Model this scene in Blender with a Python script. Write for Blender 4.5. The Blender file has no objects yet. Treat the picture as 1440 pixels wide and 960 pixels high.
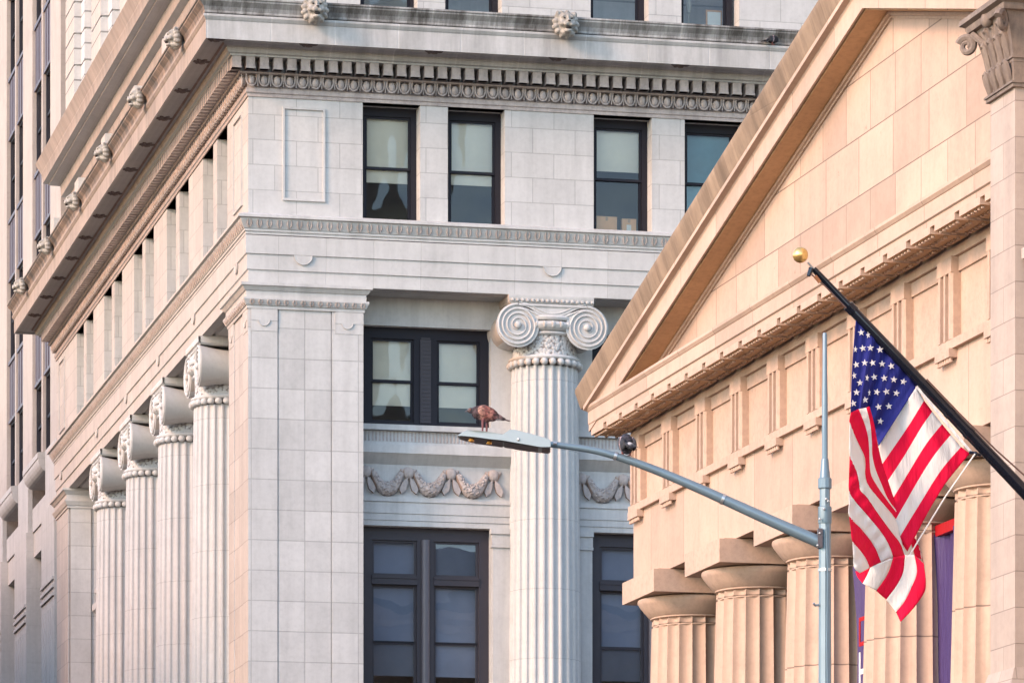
import bpy, bmesh, math, random
from mathutils import Vector, Matrix, Euler
random.seed(7)
R = math.radians
PI = math.pi
sc = bpy.context.scene
col = sc.collection

# ------------------------------------------------------------------ camera
FPX = 6400.0                       # focal length of the photograph in its own pixels (1440 wide)
HORIZON = 1640.0                   # row of the horizon: the camera is level, its lens shifted up
EYE = 1.7
cd = bpy.data.cameras.new("camera")
cam = bpy.data.objects.new("camera", cd)
col.objects.link(cam)
cam.location = (0, 0, EYE)
cam.rotation_euler = (R(90), 0, 0)
cd.sensor_width = 36.0
cd.lens = 36.0 * FPX / 1440.0
cd.shift_y = (HORIZON - 480.0) / 1440.0
cd.clip_start = 0.5
cd.clip_end = 3000
sc.camera = cam

# ------------------------------------------------------------------ sky and sun
SUN_FROM = Vector((-0.76, -0.54, 0.44)).normalized()      # towards the sun: behind the camera, to its left
w = bpy.data.worlds.new("World")
sc.world = w
w.use_nodes = True
nt = w.node_tree
bg = nt.nodes["Background"]
sky = nt.nodes.new("ShaderNodeTexSky")
sky.sky_type = 'NISHITA'
sky.sun_disc = False
sky.sun_elevation = math.asin(SUN_FROM.z)
sky.sun_rotation = math.atan2(SUN_FROM.x, SUN_FROM.y)
sky.air_density = 1.0
sky.dust_density = 0.5
sky.ozone_density = 1.0
hs = nt.nodes.new("ShaderNodeHueSaturation")
hs.inputs["Saturation"].default_value = 0.9
nt.links.new(sky.outputs[0], hs.inputs["Color"])
nt.links.new(hs.outputs[0], bg.inputs["Color"])
bg.inputs["Strength"].default_value = 0.15
sl = bpy.data.lights.new("sun", 'SUN')
so = bpy.data.objects.new("sun", sl)
col.objects.link(so)
so.location = (-60, -20, 60)
so.rotation_euler = (-SUN_FROM).to_track_quat('-Z', 'Y').to_euler()
sl.energy = 1.0
sl.angle = R(16)
sl.color = (1.0, 0.57, 0.34)
sc.view_settings.view_transform = 'Standard'
sc.view_settings.look = 'None'
sc.view_settings.exposure = 1.82
sc.view_settings.gamma = 1
sc.view_settings.use_curve_mapping = False
sc.render.engine = 'CYCLES'
sc.cycles.max_bounces = 8
sc.cycles.diffuse_bounces = 2
sc.cycles.glossy_bounces = 3
sc.cycles.transparent_max_bounces = 10
sc.cycles.use_denoising = True

# ------------------------------------------------------------------ materials
def new_mat(name):
    m = bpy.data.materials.new(name)
    m.use_nodes = True
    t = m.node_tree
    return m, t, t.nodes["Principled BSDF"]

def N(t, typ, **kw):
    n = t.nodes.new(typ)
    for k, v in kw.items():
        setattr(n, k, v)
    return n

def math_node(t, op, a, b=None, c=None):
    n = N(t, "ShaderNodeMath", operation=op)
    for i, x in enumerate((a, b, c)):
        if x is None:
            continue
        if isinstance(x, (int, float)):
            n.inputs[i].default_value = x
        else:
            t.links.new(x, n.inputs[i])
    return n.outputs[0]

def mix_rgb(t, mode, fac, a, b):
    n = N(t, "ShaderNodeMix", data_type='RGBA', blend_type=mode)
    for sock, x in ((n.inputs[0], fac), (n.inputs[6], a), (n.inputs[7], b)):
        if isinstance(x, (int, float)):
            sock.default_value = x
        elif isinstance(x, tuple):
            sock.default_value = (*x, 1)
        else:
            t.links.new(x, sock)
    return n.outputs[2]

def noise(t, vec, scale, detail=4, rough=0.6):
    n = N(t, "ShaderNodeTexNoise")
    n.inputs["Scale"].default_value = scale
    n.inputs["Detail"].default_value = detail
    n.inputs["Roughness"].default_value = rough
    t.links.new(vec, n.inputs["Vector"])
    return n.outputs["Fac"]

def ramp(t, fac, stops):
    n = N(t, "ShaderNodeValToRGB")
    el = n.color_ramp.elements
    while len(el) > 1:
        el.remove(el[0])
    el[0].position = stops[0][0]
    el[0].color = (*stops[0][1], 1)
    for p, c in stops[1:]:
        e = el.new(p)
        e.color = (*c, 1)
    t.links.new(fac, n.inputs["Fac"])
    return n.outputs["Color"]

def g(x):
    return (x, x, x)

def stone(name, base, row=None, width=1000.0, z0=0.0, h0=0.0, off=0.5, joint=0.62, mort=0.012, vary=0.06,
          streak=0.12, blotch=0.10, grain=0.10, rough=0.85, dirt=0.0, dirt_col=(0.10, 0.08, 0.07), squash=1.0, sqf=2, bump=0.35, flank=None, pits=0.0):
    m, t, p = new_mat(name)
    tc = N(t, "ShaderNodeTexCoord")
    sep = N(t, "ShaderNodeSeparateXYZ")
    t.links.new(tc.outputs["Object"], sep.inputs[0])
    sn = N(t, "ShaderNodeSeparateXYZ")
    t.links.new(tc.outputs["Normal"], sn.inputs[0])
    ax = math_node(t, 'ABSOLUTE', sn.outputs[0])
    side = math_node(t, 'GREATER_THAN', ax, 0.6)
    dif = math_node(t, 'SUBTRACT', sep.outputs[1], sep.outputs[0])
    h = math_node(t, 'MULTIPLY_ADD', dif, side, sep.outputs[0])
    h = math_node(t, 'ADD', h, 100.0 + h0)
    z = math_node(t, 'ADD', sep.outputs[2], -z0 + 0.0)
    cv = N(t, "ShaderNodeCombineXYZ")
    t.links.new(h, cv.inputs[0]); t.links.new(z, cv.inputs[1])
    c = (*base, 1)
    nb = noise(t, tc.outputs["Object"], 0.35, 5)
    colr = mix_rgb(t, 'MIX', nb, tuple(b * (1 - blotch) for b in base), tuple(min(1, b * (1 + blotch)) for b in base))
    nf = noise(t, tc.outputs["Object"], 9.0, 6, 0.7)
    colr = mix_rgb(t, 'MULTIPLY', 1.0, colr, ramp(t, nf, [(0.25, g(1 - grain)), (0.55, g(1.0))]))
    sv = N(t, "ShaderNodeCombineXYZ")
    t.links.new(math_node(t, 'MULTIPLY', h, 2.6), sv.inputs[0])
    t.links.new(math_node(t, 'MULTIPLY', z, 0.22), sv.inputs[1])
    ns = noise(t, sv.outputs[0], 1.0, 4, 0.65)
    colr = mix_rgb(t, 'MULTIPLY', 1.0, colr, ramp(t, ns, [(0.30, g(1 - streak)), (0.56, g(1.0))]))
    nm = noise(t, tc.outputs["Object"], 1.7, 5, 0.7)
    colr = mix_rgb(t, 'MULTIPLY', 1.0, colr, ramp(t, nm, [(0.30, g(0.92)), (0.5, g(1.0)), (0.72, g(1.05))]))
    if flank:  # street-side tint: cornice weathering, plus that face's warm light and shade put into colour
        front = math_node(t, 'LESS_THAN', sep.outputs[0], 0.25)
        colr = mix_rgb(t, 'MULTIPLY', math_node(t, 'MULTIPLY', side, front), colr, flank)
    if pits > 0:
        npt = noise(t, tc.outputs["Object"], 5.0, 8, 0.8)
        npm = noise(t, tc.outputs["Object"], 0.55, 3, 0.5)
        pf = math_node(t, 'MULTIPLY', ramp(t, npt, [(0.60, g(0.0)), (0.68, g(1.0))]), ramp(t, npm, [(0.50, g(0.0)), (0.62, g(pits))]))
        colr = mix_rgb(t, 'MIX', pf, colr, (0.16, 0.10, 0.065))
    if dirt > 0:
        sv2 = N(t, "ShaderNodeCombineXYZ")
        t.links.new(math_node(t, 'MULTIPLY', h, 1.7), sv2.inputs[0])
        t.links.new(math_node(t, 'MULTIPLY', z, 0.5), sv2.inputs[1])
        nd = noise(t, sv2.outputs[0], 1.3, 6, 0.75)
        fac = ramp(t, nd, [(0.40, g(0.0)), (0.62, g(dirt))])
        colr = mix_rgb(t, 'MIX', fac, colr, dirt_col)
    bm_h = None
    if row:
        br = N(t, "ShaderNodeTexBrick")
        br.offset = off; br.squash = squash; br.squash_frequency = sqf
        br.inputs["Scale"].default_value = 1.0
        br.inputs["Color1"].default_value = (*g(1 - vary), 1)
        br.inputs["Color2"].default_value = (*g(1.0 + vary * 0.4), 1)
        br.inputs["Mortar"].default_value = (*g(joint), 1)
        br.inputs["Mortar Size"].default_value = mort
        br.inputs["Mortar Smooth"].default_value = 0.4
        br.inputs["Bias"].default_value = 0.0
        br.inputs["Brick Width"].default_value = width
        br.inputs["Row Height"].default_value = row
        t.links.new(cv.outputs[0], br.inputs["Vector"])
        colr = mix_rgb(t, 'MULTIPLY', 1.0, colr, br.outputs["Color"])
        bm_h = br.outputs["Fac"]
    t.links.new(colr, p.inputs["Base Color"])
    p.inputs["Roughness"].default_value = rough
    bp = N(t, "ShaderNodeBump")
    bp.inputs["Strength"].default_value = bump
    bp.inputs["Distance"].default_value = 0.02
    hh = math_node(t, 'MULTIPLY', nf, 0.35)
    if bm_h is not None:
        hh = math_node(t, 'SUBTRACT', hh, bm_h)
    t.links.new(hh, bp.inputs["Height"])
    t.links.new(bp.outputs[0], p.inputs["Normal"])
    return m

def plain(name, base, rough=0.5, metal=0.0, var=0.06, scale=6.0, bump=0.0):
    m, t, p = new_mat(name)
    tc = N(t, "ShaderNodeTexCoord")
    nz = noise(t, tc.outputs["Object"], scale, 5)
    c = mix_rgb(t, 'MIX', nz, tuple(b * (1 - 2 * var) for b in base), tuple(min(1, b * (1 + 2 * var)) for b in base))
    t.links.new(c, p.inputs["Base Color"])
    p.inputs["Roughness"].default_value = rough
    p.inputs["Metallic"].default_value = metal
    if bump:
        bp = N(t, "ShaderNodeBump")
        bp.inputs["Strength"].default_value = bump
        bp.inputs["Distance"].default_value = 0.02
        t.links.new(nz, bp.inputs["Height"])
        t.links.new(bp.outputs[0], p.inputs["Normal"])
    return m

def glass_mat(name, tint=(0.85, 0.9, 0.92), refl=1.0, wav=0.25, scale=0.9):
    m = bpy.data.materials.new(name)
    m.use_nodes = True
    t = m.node_tree
    t.nodes.clear()
    out = N(t, "ShaderNodeOutputMaterial")
    tr = N(t, "ShaderNodeBsdfTransparent"); tr.inputs[0].default_value = (*tint, 1)
    gl = N(t, "ShaderNodeBsdfGlossy"); gl.inputs["Roughness"].default_value = 0.02
    gl.inputs["Color"].default_value = (1, 1, 1, 1)
    fr = N(t, "ShaderNodeFresnel"); fr.inputs[0].default_value = 1.5
    tc = N(t, "ShaderNodeTexCoord")
    nz = noise(t, tc.outputs["Object"], scale, 2)
    bp = N(t, "ShaderNodeBump"); bp.inputs["Strength"].default_value = wav; bp.inputs["Distance"].default_value = 0.25
    t.links.new(nz, bp.inputs["Height"])
    t.links.new(bp.outputs[0], gl.inputs["Normal"])
    t.links.new(bp.outputs[0], fr.inputs["Normal"])
    fac = math_node(t, 'MULTIPLY', fr.outputs[0], refl)
    fac = math_node(t, 'MINIMUM', fac, 1.0)
    mx = N(t, "ShaderNodeMixShader")
    t.links.new(fac, mx.inputs[0]); t.links.new(tr.outputs[0], mx.inputs[1]); t.links.new(gl.outputs[0], mx.inputs[2])
    t.links.new(mx.outputs[0], out.inputs[0])
    return m

BASE = (0.545, 0.535, 0.522)
M = {}
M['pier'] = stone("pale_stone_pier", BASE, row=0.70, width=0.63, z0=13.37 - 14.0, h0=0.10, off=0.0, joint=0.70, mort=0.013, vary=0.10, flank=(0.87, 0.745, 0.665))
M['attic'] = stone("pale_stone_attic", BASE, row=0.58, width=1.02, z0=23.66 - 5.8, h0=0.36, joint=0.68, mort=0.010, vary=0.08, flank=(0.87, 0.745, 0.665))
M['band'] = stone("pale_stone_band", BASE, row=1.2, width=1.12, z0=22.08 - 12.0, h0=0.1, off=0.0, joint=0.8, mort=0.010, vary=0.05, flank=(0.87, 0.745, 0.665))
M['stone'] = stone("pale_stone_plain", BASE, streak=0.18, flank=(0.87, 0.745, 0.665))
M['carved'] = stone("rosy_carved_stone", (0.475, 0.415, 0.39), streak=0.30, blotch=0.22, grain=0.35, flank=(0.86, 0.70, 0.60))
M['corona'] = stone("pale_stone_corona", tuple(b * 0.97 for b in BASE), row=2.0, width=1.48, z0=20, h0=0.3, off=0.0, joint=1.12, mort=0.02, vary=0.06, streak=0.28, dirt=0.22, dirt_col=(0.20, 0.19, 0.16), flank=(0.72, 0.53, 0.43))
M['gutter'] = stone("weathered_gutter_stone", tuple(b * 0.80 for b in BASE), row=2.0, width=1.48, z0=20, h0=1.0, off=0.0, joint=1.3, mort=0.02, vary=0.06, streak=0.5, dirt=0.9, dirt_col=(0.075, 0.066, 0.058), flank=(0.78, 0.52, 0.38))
M['shaft'] = stone("pale_stone_shaft", tuple(b * 0.98 for b in BASE), row=1.63, width=900, z0=2.2, h0=0, joint=0.74, mort=0.010, streak=0.10, vary=0.03)
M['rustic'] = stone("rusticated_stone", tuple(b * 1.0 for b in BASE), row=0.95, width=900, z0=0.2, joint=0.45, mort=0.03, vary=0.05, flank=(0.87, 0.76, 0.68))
M['ornate'] = None
def ornate():
    m, t, p = new_mat("carved_neck_stone")
    tc = N(t, "ShaderNodeTexCoord")
    vo = N(t, "ShaderNodeTexVoronoi"); vo.inputs["Scale"].default_value = 15.0
    t.links.new(tc.outputs["Object"], vo.inputs["Vector"])
    c = ramp(t, vo.outputs["Distance"], [(0.0, tuple(b * 1.05 for b in BASE)), (0.55, tuple(b * 0.95 for b in BASE)), (0.8, (0.22, 0.20, 0.19))])
    t.links.new(c, p.inputs["Base Color"])
    p.inputs["Roughness"].default_value = 0.9
    bp = N(t, "ShaderNodeBump"); bp.inputs["Strength"].default_value = 1.0; bp.inputs["Distance"].default_value = 0.025; bp.invert = True
    t.links.new(vo.outputs["Distance"], bp.inputs["Height"]); t.links.new(bp.outputs[0], p.inputs["Normal"])
    return m
M['ornate'] = ornate()
M['soffit_dirt'] = plain("sooty_carving", (0.17, 0.14, 0.13), 0.95, var=0.2, scale=14)

FB = (0.525, 0.375, 0.288)
M['fed'] = stone("tan_marble", FB, streak=0.08, blotch=0.22, grain=0.2, pits=0.5)
M['fed_wall'] = stone("tan_marble_blocks", FB, row=0.98, width=1.75, z0=16.9 - 9.8 - 0.02, h0=0.3, off=0.42, joint=0.42, mort=0.013, vary=0.18, streak=0.07, blotch=0.24, squash=0.72, sqf=2, pits=0.9)
M['fed_band'] = stone("tan_marble_band", FB, row=40.0, width=2.26, z0=-3.0, h0=0.7, off=0.0, joint=0.55, mort=0.014, vary=0.12, streak=0.09, blotch=0.20, pits=0.5)
M['fed_shaft'] = stone("tan_marble_shaft", tuple(b * 0.97 for b in FB), row=1.75, width=900, z0=1.72, joint=0.45, mort=0.014, vary=0.08, streak=0.22, blotch=0.16, pits=0.4)
M['fed_stain'] = stone("stained_roof_stone", (0.36, 0.26, 0.18), row=4.0, width=0.55, z0=0, off=0.0, joint=0.8, mort=0.012, vary=0.18, streak=0.4, dirt=0.35, dirt_col=(0.14, 0.09, 0.06))
M['fed_soffit'] = stone("glow_tinted_soffit", (0.56, 0.35, 0.19), row=40, width=1.9, off=0, joint=0.5, mort=0.02, vary=0.2, blotch=0.2, grain=0.2)  # orange bounce glow under the rake is painted into this colour
M['fed_mut'] = stone("glow_tinted_marble", (0.55, 0.35, 0.20), streak=0.1, blotch=0.2, grain=0.2)  # warm glow of the shaded cornice and mutule undersides, put into their colour
M['fed_cella'] = stone("shade_toned_tan_wall", (0.30, 0.185, 0.115), row=1.1, width=2.2, joint=0.5, mort=0.015)  # porch shade put into a darker tone of the hall's own stone
M['c_stone'] = stone("buff_limestone", (0.455, 0.37, 0.315), row=0.433, width=0.9, z0=11.0 - 4.33, h0=0.15, off=0.5, joint=0.6, mort=0.007, vary=0.08, streak=0.12)
M['c_carved'] = stone("sooty_carved_limestone", (0.30, 0.235, 0.19), streak=0.35, blotch=0.2, grain=0.35, dirt=0.6, dirt_col=(0.09, 0.07, 0.065))
M['tower'] = stone("tower_limestone", (0.43, 0.37, 0.33), row=1.2, width=900, joint=0.9, mort=0.01, vary=0.03)
M['tower_grey'] = stone("tower_base_stone", (0.47, 0.45, 0.43), row=1.2, width=900, joint=0.88, mort=0.01, vary=0.03, streak=0.14)
M['spandrel'] = plain("purple_grey_spandrel_metal", (0.10, 0.078, 0.095), 0.55, var=0.12, scale=2.0)
M['navy'] = plain("near_black_frame_paint", (0.006, 0.0055, 0.013), 0.7)
M['mauve'] = plain("mauve_grey_frame_paint", (0.036, 0.030, 0.038), 0.5)
M['glass'] = glass_mat("window_glass", tint=(0.9, 0.94, 0.94), refl=1.3, wav=0.21, scale=0.5)
M['glass_low'] = glass_mat("lower_window_glass", tint=(0.78, 0.82, 0.88), refl=2.0, wav=0.20, scale=0.4)
M['blind'] = plain("cream_roller_blind", (0.80, 0.72, 0.60), 0.8, var=0.10, scale=0.9)
M['blue_blind'] = plain("blue_grey_roller_blind", (0.24, 0.26, 0.30), 0.8, var=0.2, scale=0.6)
M['teal_blind'] = plain("teal_window_film", (0.12, 0.24, 0.27), 0.6, var=0.25, scale=0.9)
M['room'] = plain("dim_interior", (0.17, 0.17, 0.16), 0.9, var=0.3, scale=0.4)
M['card'] = plain("cardboard", (0.78, 0.46, 0.25), 0.8)
M['paper'] = plain("white_paper_label", (0.8, 0.78, 0.74), 0.8)
M['lamp_paint'] = plain("blue_grey_lamp_paint", (0.16, 0.225, 0.27), 0.38, metal=0.3, var=0.08, scale=5, bump=0.05)
M['lamp_head'] = plain("pale_grey_lamp_paint", (0.31, 0.36, 0.38), 0.4, metal=0.2, var=0.04)
M['lamp_under'] = plain("dark_lamp_underside", (0.07, 0.05, 0.055), 0.4)
M['amber'] = plain("amber_lens", (0.75, 0.36, 0.06), 0.25)
M['bolt'] = plain("galvanised_steel", (0.5, 0.5, 0.5), 0.35, metal=0.8)
M['black_pole'] = plain("black_pole_paint", (0.006, 0.008, 0.015), 0.16, var=0.1)
M['gold'] = plain("gold_leaf", (0.85, 0.55, 0.20), 0.28, metal=0.85, var=0.03)
M['rope'] = plain("white_rope", (0.75, 0.72, 0.68), 0.8)
M['rope_dark'] = plain("weathered_halyard", (0.12, 0.07, 0.06), 0.8)
M['brass'] = plain("copper_clip", (0.45, 0.20, 0.10), 0.4, metal=0.7)
def cloth(name, c, trans=0.25, rough=0.75):
    m, t, p = new_mat(name)
    tc = N(t, "ShaderNodeTexCoord")
    nz = noise(t, tc.outputs["Object"], 5.0, 5)
    cc = mix_rgb(t, 'MIX', nz, tuple(b * 0.93 for b in c), tuple(min(1, b * 1.05) for b in c))
    t.links.new(cc, p.inputs["Base Color"])
    p.inputs["Roughness"].default_value = rough
    p.inputs["Specular IOR Level"].default_value = 0.25
    mp = N(t, "ShaderNodeMapping"); mp.inputs["Rotation"].default_value = (0, R(30), 0); mp.inputs["Scale"].default_value = (5.5, 5.5, 0.9)
    t.links.new(tc.outputs["Object"], mp.inputs[0])
    wr = noise(t, mp.outputs[0], 2.2, 4, 0.6)
    bp = N(t, "ShaderNodeBump"); bp.inputs["Strength"].default_value = 0.7; bp.inputs["Distance"].default_value = 0.05
    t.links.new(wr, bp.inputs["Height"]); t.links.new(bp.outputs[0], p.inputs["Normal"])
    out = t.nodes["Material Output"]
    tl = N(t, "ShaderNodeBsdfTranslucent"); t.links.new(cc, tl.inputs[0])
    mx = N(t, "ShaderNodeMixShader"); mx.inputs[0].default_value = trans
    t.links.new(p.outputs[0], mx.inputs[1]); t.links.new(tl.outputs[0], mx.inputs[2])
    t.links.new(mx.outputs[0], out.inputs[0])
    return m
M['f_red'] = cloth("red_nylon", (0.80, 0.003, 0.055))
M['f_white'] = cloth("white_nylon", (0.84, 0.81, 0.78))
M['f_blue'] = cloth("navy_blue_nylon", (0.020, 0.026, 0.20), 0.12)
M['banner'] = cloth("purple_vinyl", (0.075, 0.050, 0.155), 0.05, 0.45)
M['banner_red'] = cloth("red_vinyl", (0.42, 0.010, 0.018), 0.05, 0.5)
M['banner_white'] = cloth("white_vinyl", (0.8, 0.78, 0.76), 0.05, 0.5)
M['asphalt'] = plain("asphalt", (0.06, 0.058, 0.056), 0.9, var=0.15, scale=3)
M["paving"] = stone("brown_granite_paving", (0.055, 0.040, 0.032), streak=0.05)
M['roofing'] = plain("roof_membrane", (0.12, 0.11, 0.11), 0.9)
M['paint_line'] = plain("road_paint", (0.75, 0.73, 0.68), 0.7)

# ------------------------------------------------------------------ mesh helpers
class MB:
    def __init__(s):
        s.v = []; s.f = []; s.m = []
    def face(s, pts, mi=0):
        b = len(s.v)
        s.v.extend([tuple(p) for p in pts])
        s.f.append(tuple(range(b, b + len(pts)))); s.m.append(mi)
    def grid(s, rows, mi=0, closed=False):
        b = len(s.v); n = len(rows[0])
        for r_ in rows:
            s.v.extend([tuple(p) for p in r_])
        for i in range(len(rows) - 1):
            for j in range(n if closed else n - 1):
                j2 = (j + 1) % n
                s.f.append((b + i * n + j, b + i * n + j2, b + (i + 1) * n + j2, b + (i + 1) * n + j))
                s.m.append(mi if not callable(mi) else mi(i, j))
    def box(s, x0, x1, y0, y1, z0, z1, mi=0, mp=None):
        P = [(x0, y0, z0), (x1, y0, z0), (x1, y1, z0), (x0, y1, z0), (x0, y0, z1), (x1, y0, z1), (x1, y1, z1), (x0, y1, z1)]
        if mp:
            P = [mp(*p) for p in P]
        b = len(s.v); s.v.extend(P)
        for q in ((0, 3, 2, 1), (4, 5, 6, 7), (0, 1, 5, 4), (1, 2, 6, 5), (2, 3, 7, 6), (3, 0, 4, 7)):
            s.f.append(tuple(b + i for i in q)); s.m.append(mi)
    def extrude(s, poly, fn, a, b_, mi=0, caps=True):
        """closed outline poly of (p,q) carried from a to b_ by fn(p,q,t)"""
        n = len(poly)
        s.grid([[fn(p, q, a) for p, q in poly], [fn(p, q, b_) for p, q in poly]], mi, closed=True)
        if caps:
            s.face([fn(p, q, a) for p, q in poly], mi)
            s.face([fn(p, q, b_) for p, q in poly][::-1], mi)
    def lathe(s, prof, n=24, c=(0, 0), mi=0, rad=None, caps=True):
        rows = []
        for r_, z in prof:
            rows.append([(c[0] + (r_ if rad is None else rad(r_, 2 * PI * k / n, z)) * math.cos(2 * PI * k / n),
                          c[1] + (r_ if rad is None else rad(r_, 2 * PI * k / n, z)) * math.sin(2 * PI * k / n), z) for k in range(n)])
        s.grid(rows, mi, closed=True)
        if caps:
            s.face(rows[0][::-1], mi); s.face(rows[-1], mi)
    def tube(s, path, r_, n=8, mi=0, caps=True):
        P = [Vector(p) for p in path]
        rr = r_ if isinstance(r_, (list, tuple)) else [r_] * len(P)
        rows = []
        prev = None
        for i, p in enumerate(P):
            d = (P[min(i + 1, len(P) - 1)] - P[max(i - 1, 0)]).normalized()
            ref = Vector((0, 0, 1)) if abs(d.z) < 0.95 else Vector((0, 1, 0))
            if prev is not None:
                u = (prev - d * prev.dot(d))
                u = u.normalized() if u.length > 1e-6 else d.cross(ref).normalized()
            else:
                u = d.cross(ref).normalized()
            prev = u
            v_ = d.cross(u)
            rows.append([p + (u * math.cos(2 * PI * k / n) + v_ * math.sin(2 * PI * k / n)) * rr[i] for k in range(n)])
        s.grid(rows, mi, closed=True)
        if caps:
            s.face(rows[0][::-1], mi); s.face(rows[-1], mi)
    def ball(s, c, rad, nu=10, nv=6, mi=0, rot=None, half=None):
        rows = []
        for i in range(nv + 1):
            th = PI * i / nv
            row = []
            for k in range(nu):
                ph = 2 * PI * k / nu
                p = Vector((rad[0] * math.sin(th) * math.cos(ph), rad[1] * math.sin(th) * math.sin(ph), rad[2] * math.cos(th)))
                if rot:
                    p = rot @ p
                row.append((c[0] + p.x, c[1] + p.y, c[2] + p.z))
            rows.append(row)
        s.grid(rows, mi, closed=True)
    def sweep(s, path, prof, mi=0, caps=True):
        """prof: closed outline of (offset, z), swept with mitres along the plan path; offset goes to the left of travel"""
        P = [Vector(p) for p in path]
        rows = []
        for i, p in enumerate(P):
            if i == 0:
                d = (P[1] - P[0]).normalized(); mdir = Vector((-d.y, d.x)); k = 1
            elif i == len(P) - 1:
                d = (P[-1] - P[-2]).normalized(); mdir = Vector((-d.y, d.x)); k = 1
            else:
                d0 = (P[i] - P[i - 1]).normalized(); d1 = (P[i + 1] - P[i]).normalized()
                n0 = Vector((-d0.y, d0.x)); n1 = Vector((-d1.y, d1.x))
                mdir = (n0 + n1).normalized(); k = 1 / max(0.2, mdir.dot(n0))
            rows.append([(p.x + mdir.x * o * k, p.y + mdir.y * o * k, z) for o, z in prof])
        s.grid(rows, mi, closed=True)
        if caps:
            s.face(rows[0], mi); s.face(rows[-1][::-1], mi)
    def mesh(s, name, mats, smooth=None):
        me = bpy.data.meshes.new(name)
        me.from_pydata(s.v, [], s.f)
        for mt in (mats if isinstance(mats, (list, tuple)) else [mats]):
            me.materials.append(mt)
        me.polygons.foreach_set("material_index", s.m)
        bm = bmesh.new(); bm.from_mesh(me)
        bmesh.ops.remove_doubles(bm, verts=bm.verts, dist=1e-5)
        bmesh.ops.recalc_face_normals(bm, faces=bm.faces)
        bm.to_mesh(me); bm.free()
        if smooth is not None:
            me.polygons.foreach_set("use_smooth", [True] * len(me.polygons))
            me.set_sharp_from_angle(angle=R(smooth))
        me.update()
        return me
    def build(s, name, mats, parent=None, smooth=None, loc=None, rotz=0.0):
        return link(name, s.mesh(name, mats, smooth), parent, loc, rotz)

def link(name, me, parent=None, loc=None, rotz=0.0):
    o = bpy.data.objects.new(name, me)
    col.objects.link(o)
    if parent:
        o.parent = parent
    if loc:
        o.location = loc
    o.rotation_euler.z = rotz
    return o

def empty(name, loc, rotz=0.0):
    o = bpy.data.objects.new(name, None)
    col.objects.link(o)
    o.location = loc; o.rotation_euler.z = rotz
    o.empty_display_size = 0.3
    return o

def tag(o, label=None, cat=None, group=None, kind=None):
    if label: o["label"] = label
    if cat: o["category"] = cat
    if group: o["group"] = group
    if kind: o["kind"] = kind
    return o

KIDS = {}
def copy_tree(o, parent=None, loc=None, rotz=None):
    c = o.copy()
    col.objects.link(c)
    c.parent = parent
    if loc is not None: c.location = loc
    if rotz is not None: c.rotation_euler.z = rotz
    for ch in list(o.children):
        copy_tree(ch, c)
    return c

def remeshed(mb, name, mats, voxel, smooth=60, noise_amp=0.0):
    """one continuous sculpted surface from overlapping lumps"""
    o = mb.build(name, mats)
    md = o.modifiers.new("remesh", 'REMESH'); md.mode = 'VOXEL'; md.voxel_size = voxel
    ms = o.modifiers.new("smooth", 'SMOOTH'); ms.factor = 0.5; ms.iterations = 2
    dg = bpy.context.evaluated_depsgraph_get()
    me = bpy.data.meshes.new_from_object(o.evaluated_get(dg))
    bpy.data.objects.remove(o)
    me.name = name
    me.polygons.foreach_set("use_smooth", [True] * len(me.polygons))
    if len(me.materials) == 0:
        me.materials.append(mats)
    return me

def wall_face(mb, u0, u1, z0, z1, holes, depth, mp, mi=0, w0=0.0):
    """front sheet with rectangular openings and their reveals"""
    us = sorted({u0, u1, *[h[0] for h in holes], *[h[1] for h in holes]})
    zs = sorted({z0, z1, *[h[2] for h in holes], *[h[3] for h in holes]})
    us = [u for u in us if u0 <= u <= u1]; zs = [z for z in zs if z0 <= z <= z1]
    for a, b in zip(us, us[1:]):
        for c, d in zip(zs, zs[1:]):
            mu, mz = (a + b) / 2, (c + d) / 2
            if any(h[0] < mu < h[1] and h[2] < mz < h[3] for h in holes):
                continue
            mb.face([mp(a, w0, c), mp(b, w0, c), mp(b, w0, d), mp(a, w0, d)], mi)
    for h in holes:
        a, b, c, d = h
        e = w0 + depth
        mb.face([mp(a, w0, c), mp(a, e, c), mp(a, e, d), mp(a, w0, d)], mi)
        mb.face([mp(b, w0, c), mp(b, e, c), mp(b, e, d), mp(b, w0, d)], mi)
        mb.face([mp(a, w0, c), mp(b, w0, c), mp(b, e, c), mp(a, e, c)], mi)
        mb.face([mp(a, w0, d), mp(b, w0, d), mp(b, e, d), mp(a, e, d)], mi)

EAST = lambda u, w_, z: (u, w_, z)
SOUTH = lambda u, w_, z: (w_, u, z)

# ------------------------------------------------------------------ ground
mb = MB(); mb.face([(-1500, -800, 0), (1500, -800, 0), (1500, 2200, 0), (-1500, 2200, 0)])
tag(mb.build("ground", M['paving']), "grey stone paving of the streets around the buildings", "ground", kind="structure")
mb = MB()
mb.box(-14, 400, 86, 97, -0.2, 0.02)
rd = mb.build("road", M['asphalt'], rotz=R(13)); tag(rd, "asphalt side street between the two columned buildings", "road", kind="structure")
mb = MB()
mb.extrude([(-3.5, 0.004), (3.5, 0.004), (3.5, 0.0), (-3.5, 0.0)], lambda p, q, t: (p, t, q + 0.012), -40, 200)
rd2 = mb.build("road", M['asphalt'], loc=(-3, 0, 0), rotz=R(13)); tag(rd2, "asphalt street running away below the bank's columned flank", "road", kind="structure")

# ================================================================== BANK (far corner building)
TH_A = math.atan(1460 / 6400)
A = empty("bank_building", (-6.08671875, 105.0, 0), TH_A)
tag(A, "pale stone corner bank building with tall ionic columns and lion heads along its cornice", "building")
LE, LS = 30.5, 35.4           # lengths of the two fronts
PATH = [(LE, 0), (0, 0), (0, LS), (6, LS)]
def asweep(name, prof, mat, parent=A, smooth=None):
    mb = MB(); mb.sweep(PATH, prof)
    return mb.build(name, mat, parent, smooth)

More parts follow.
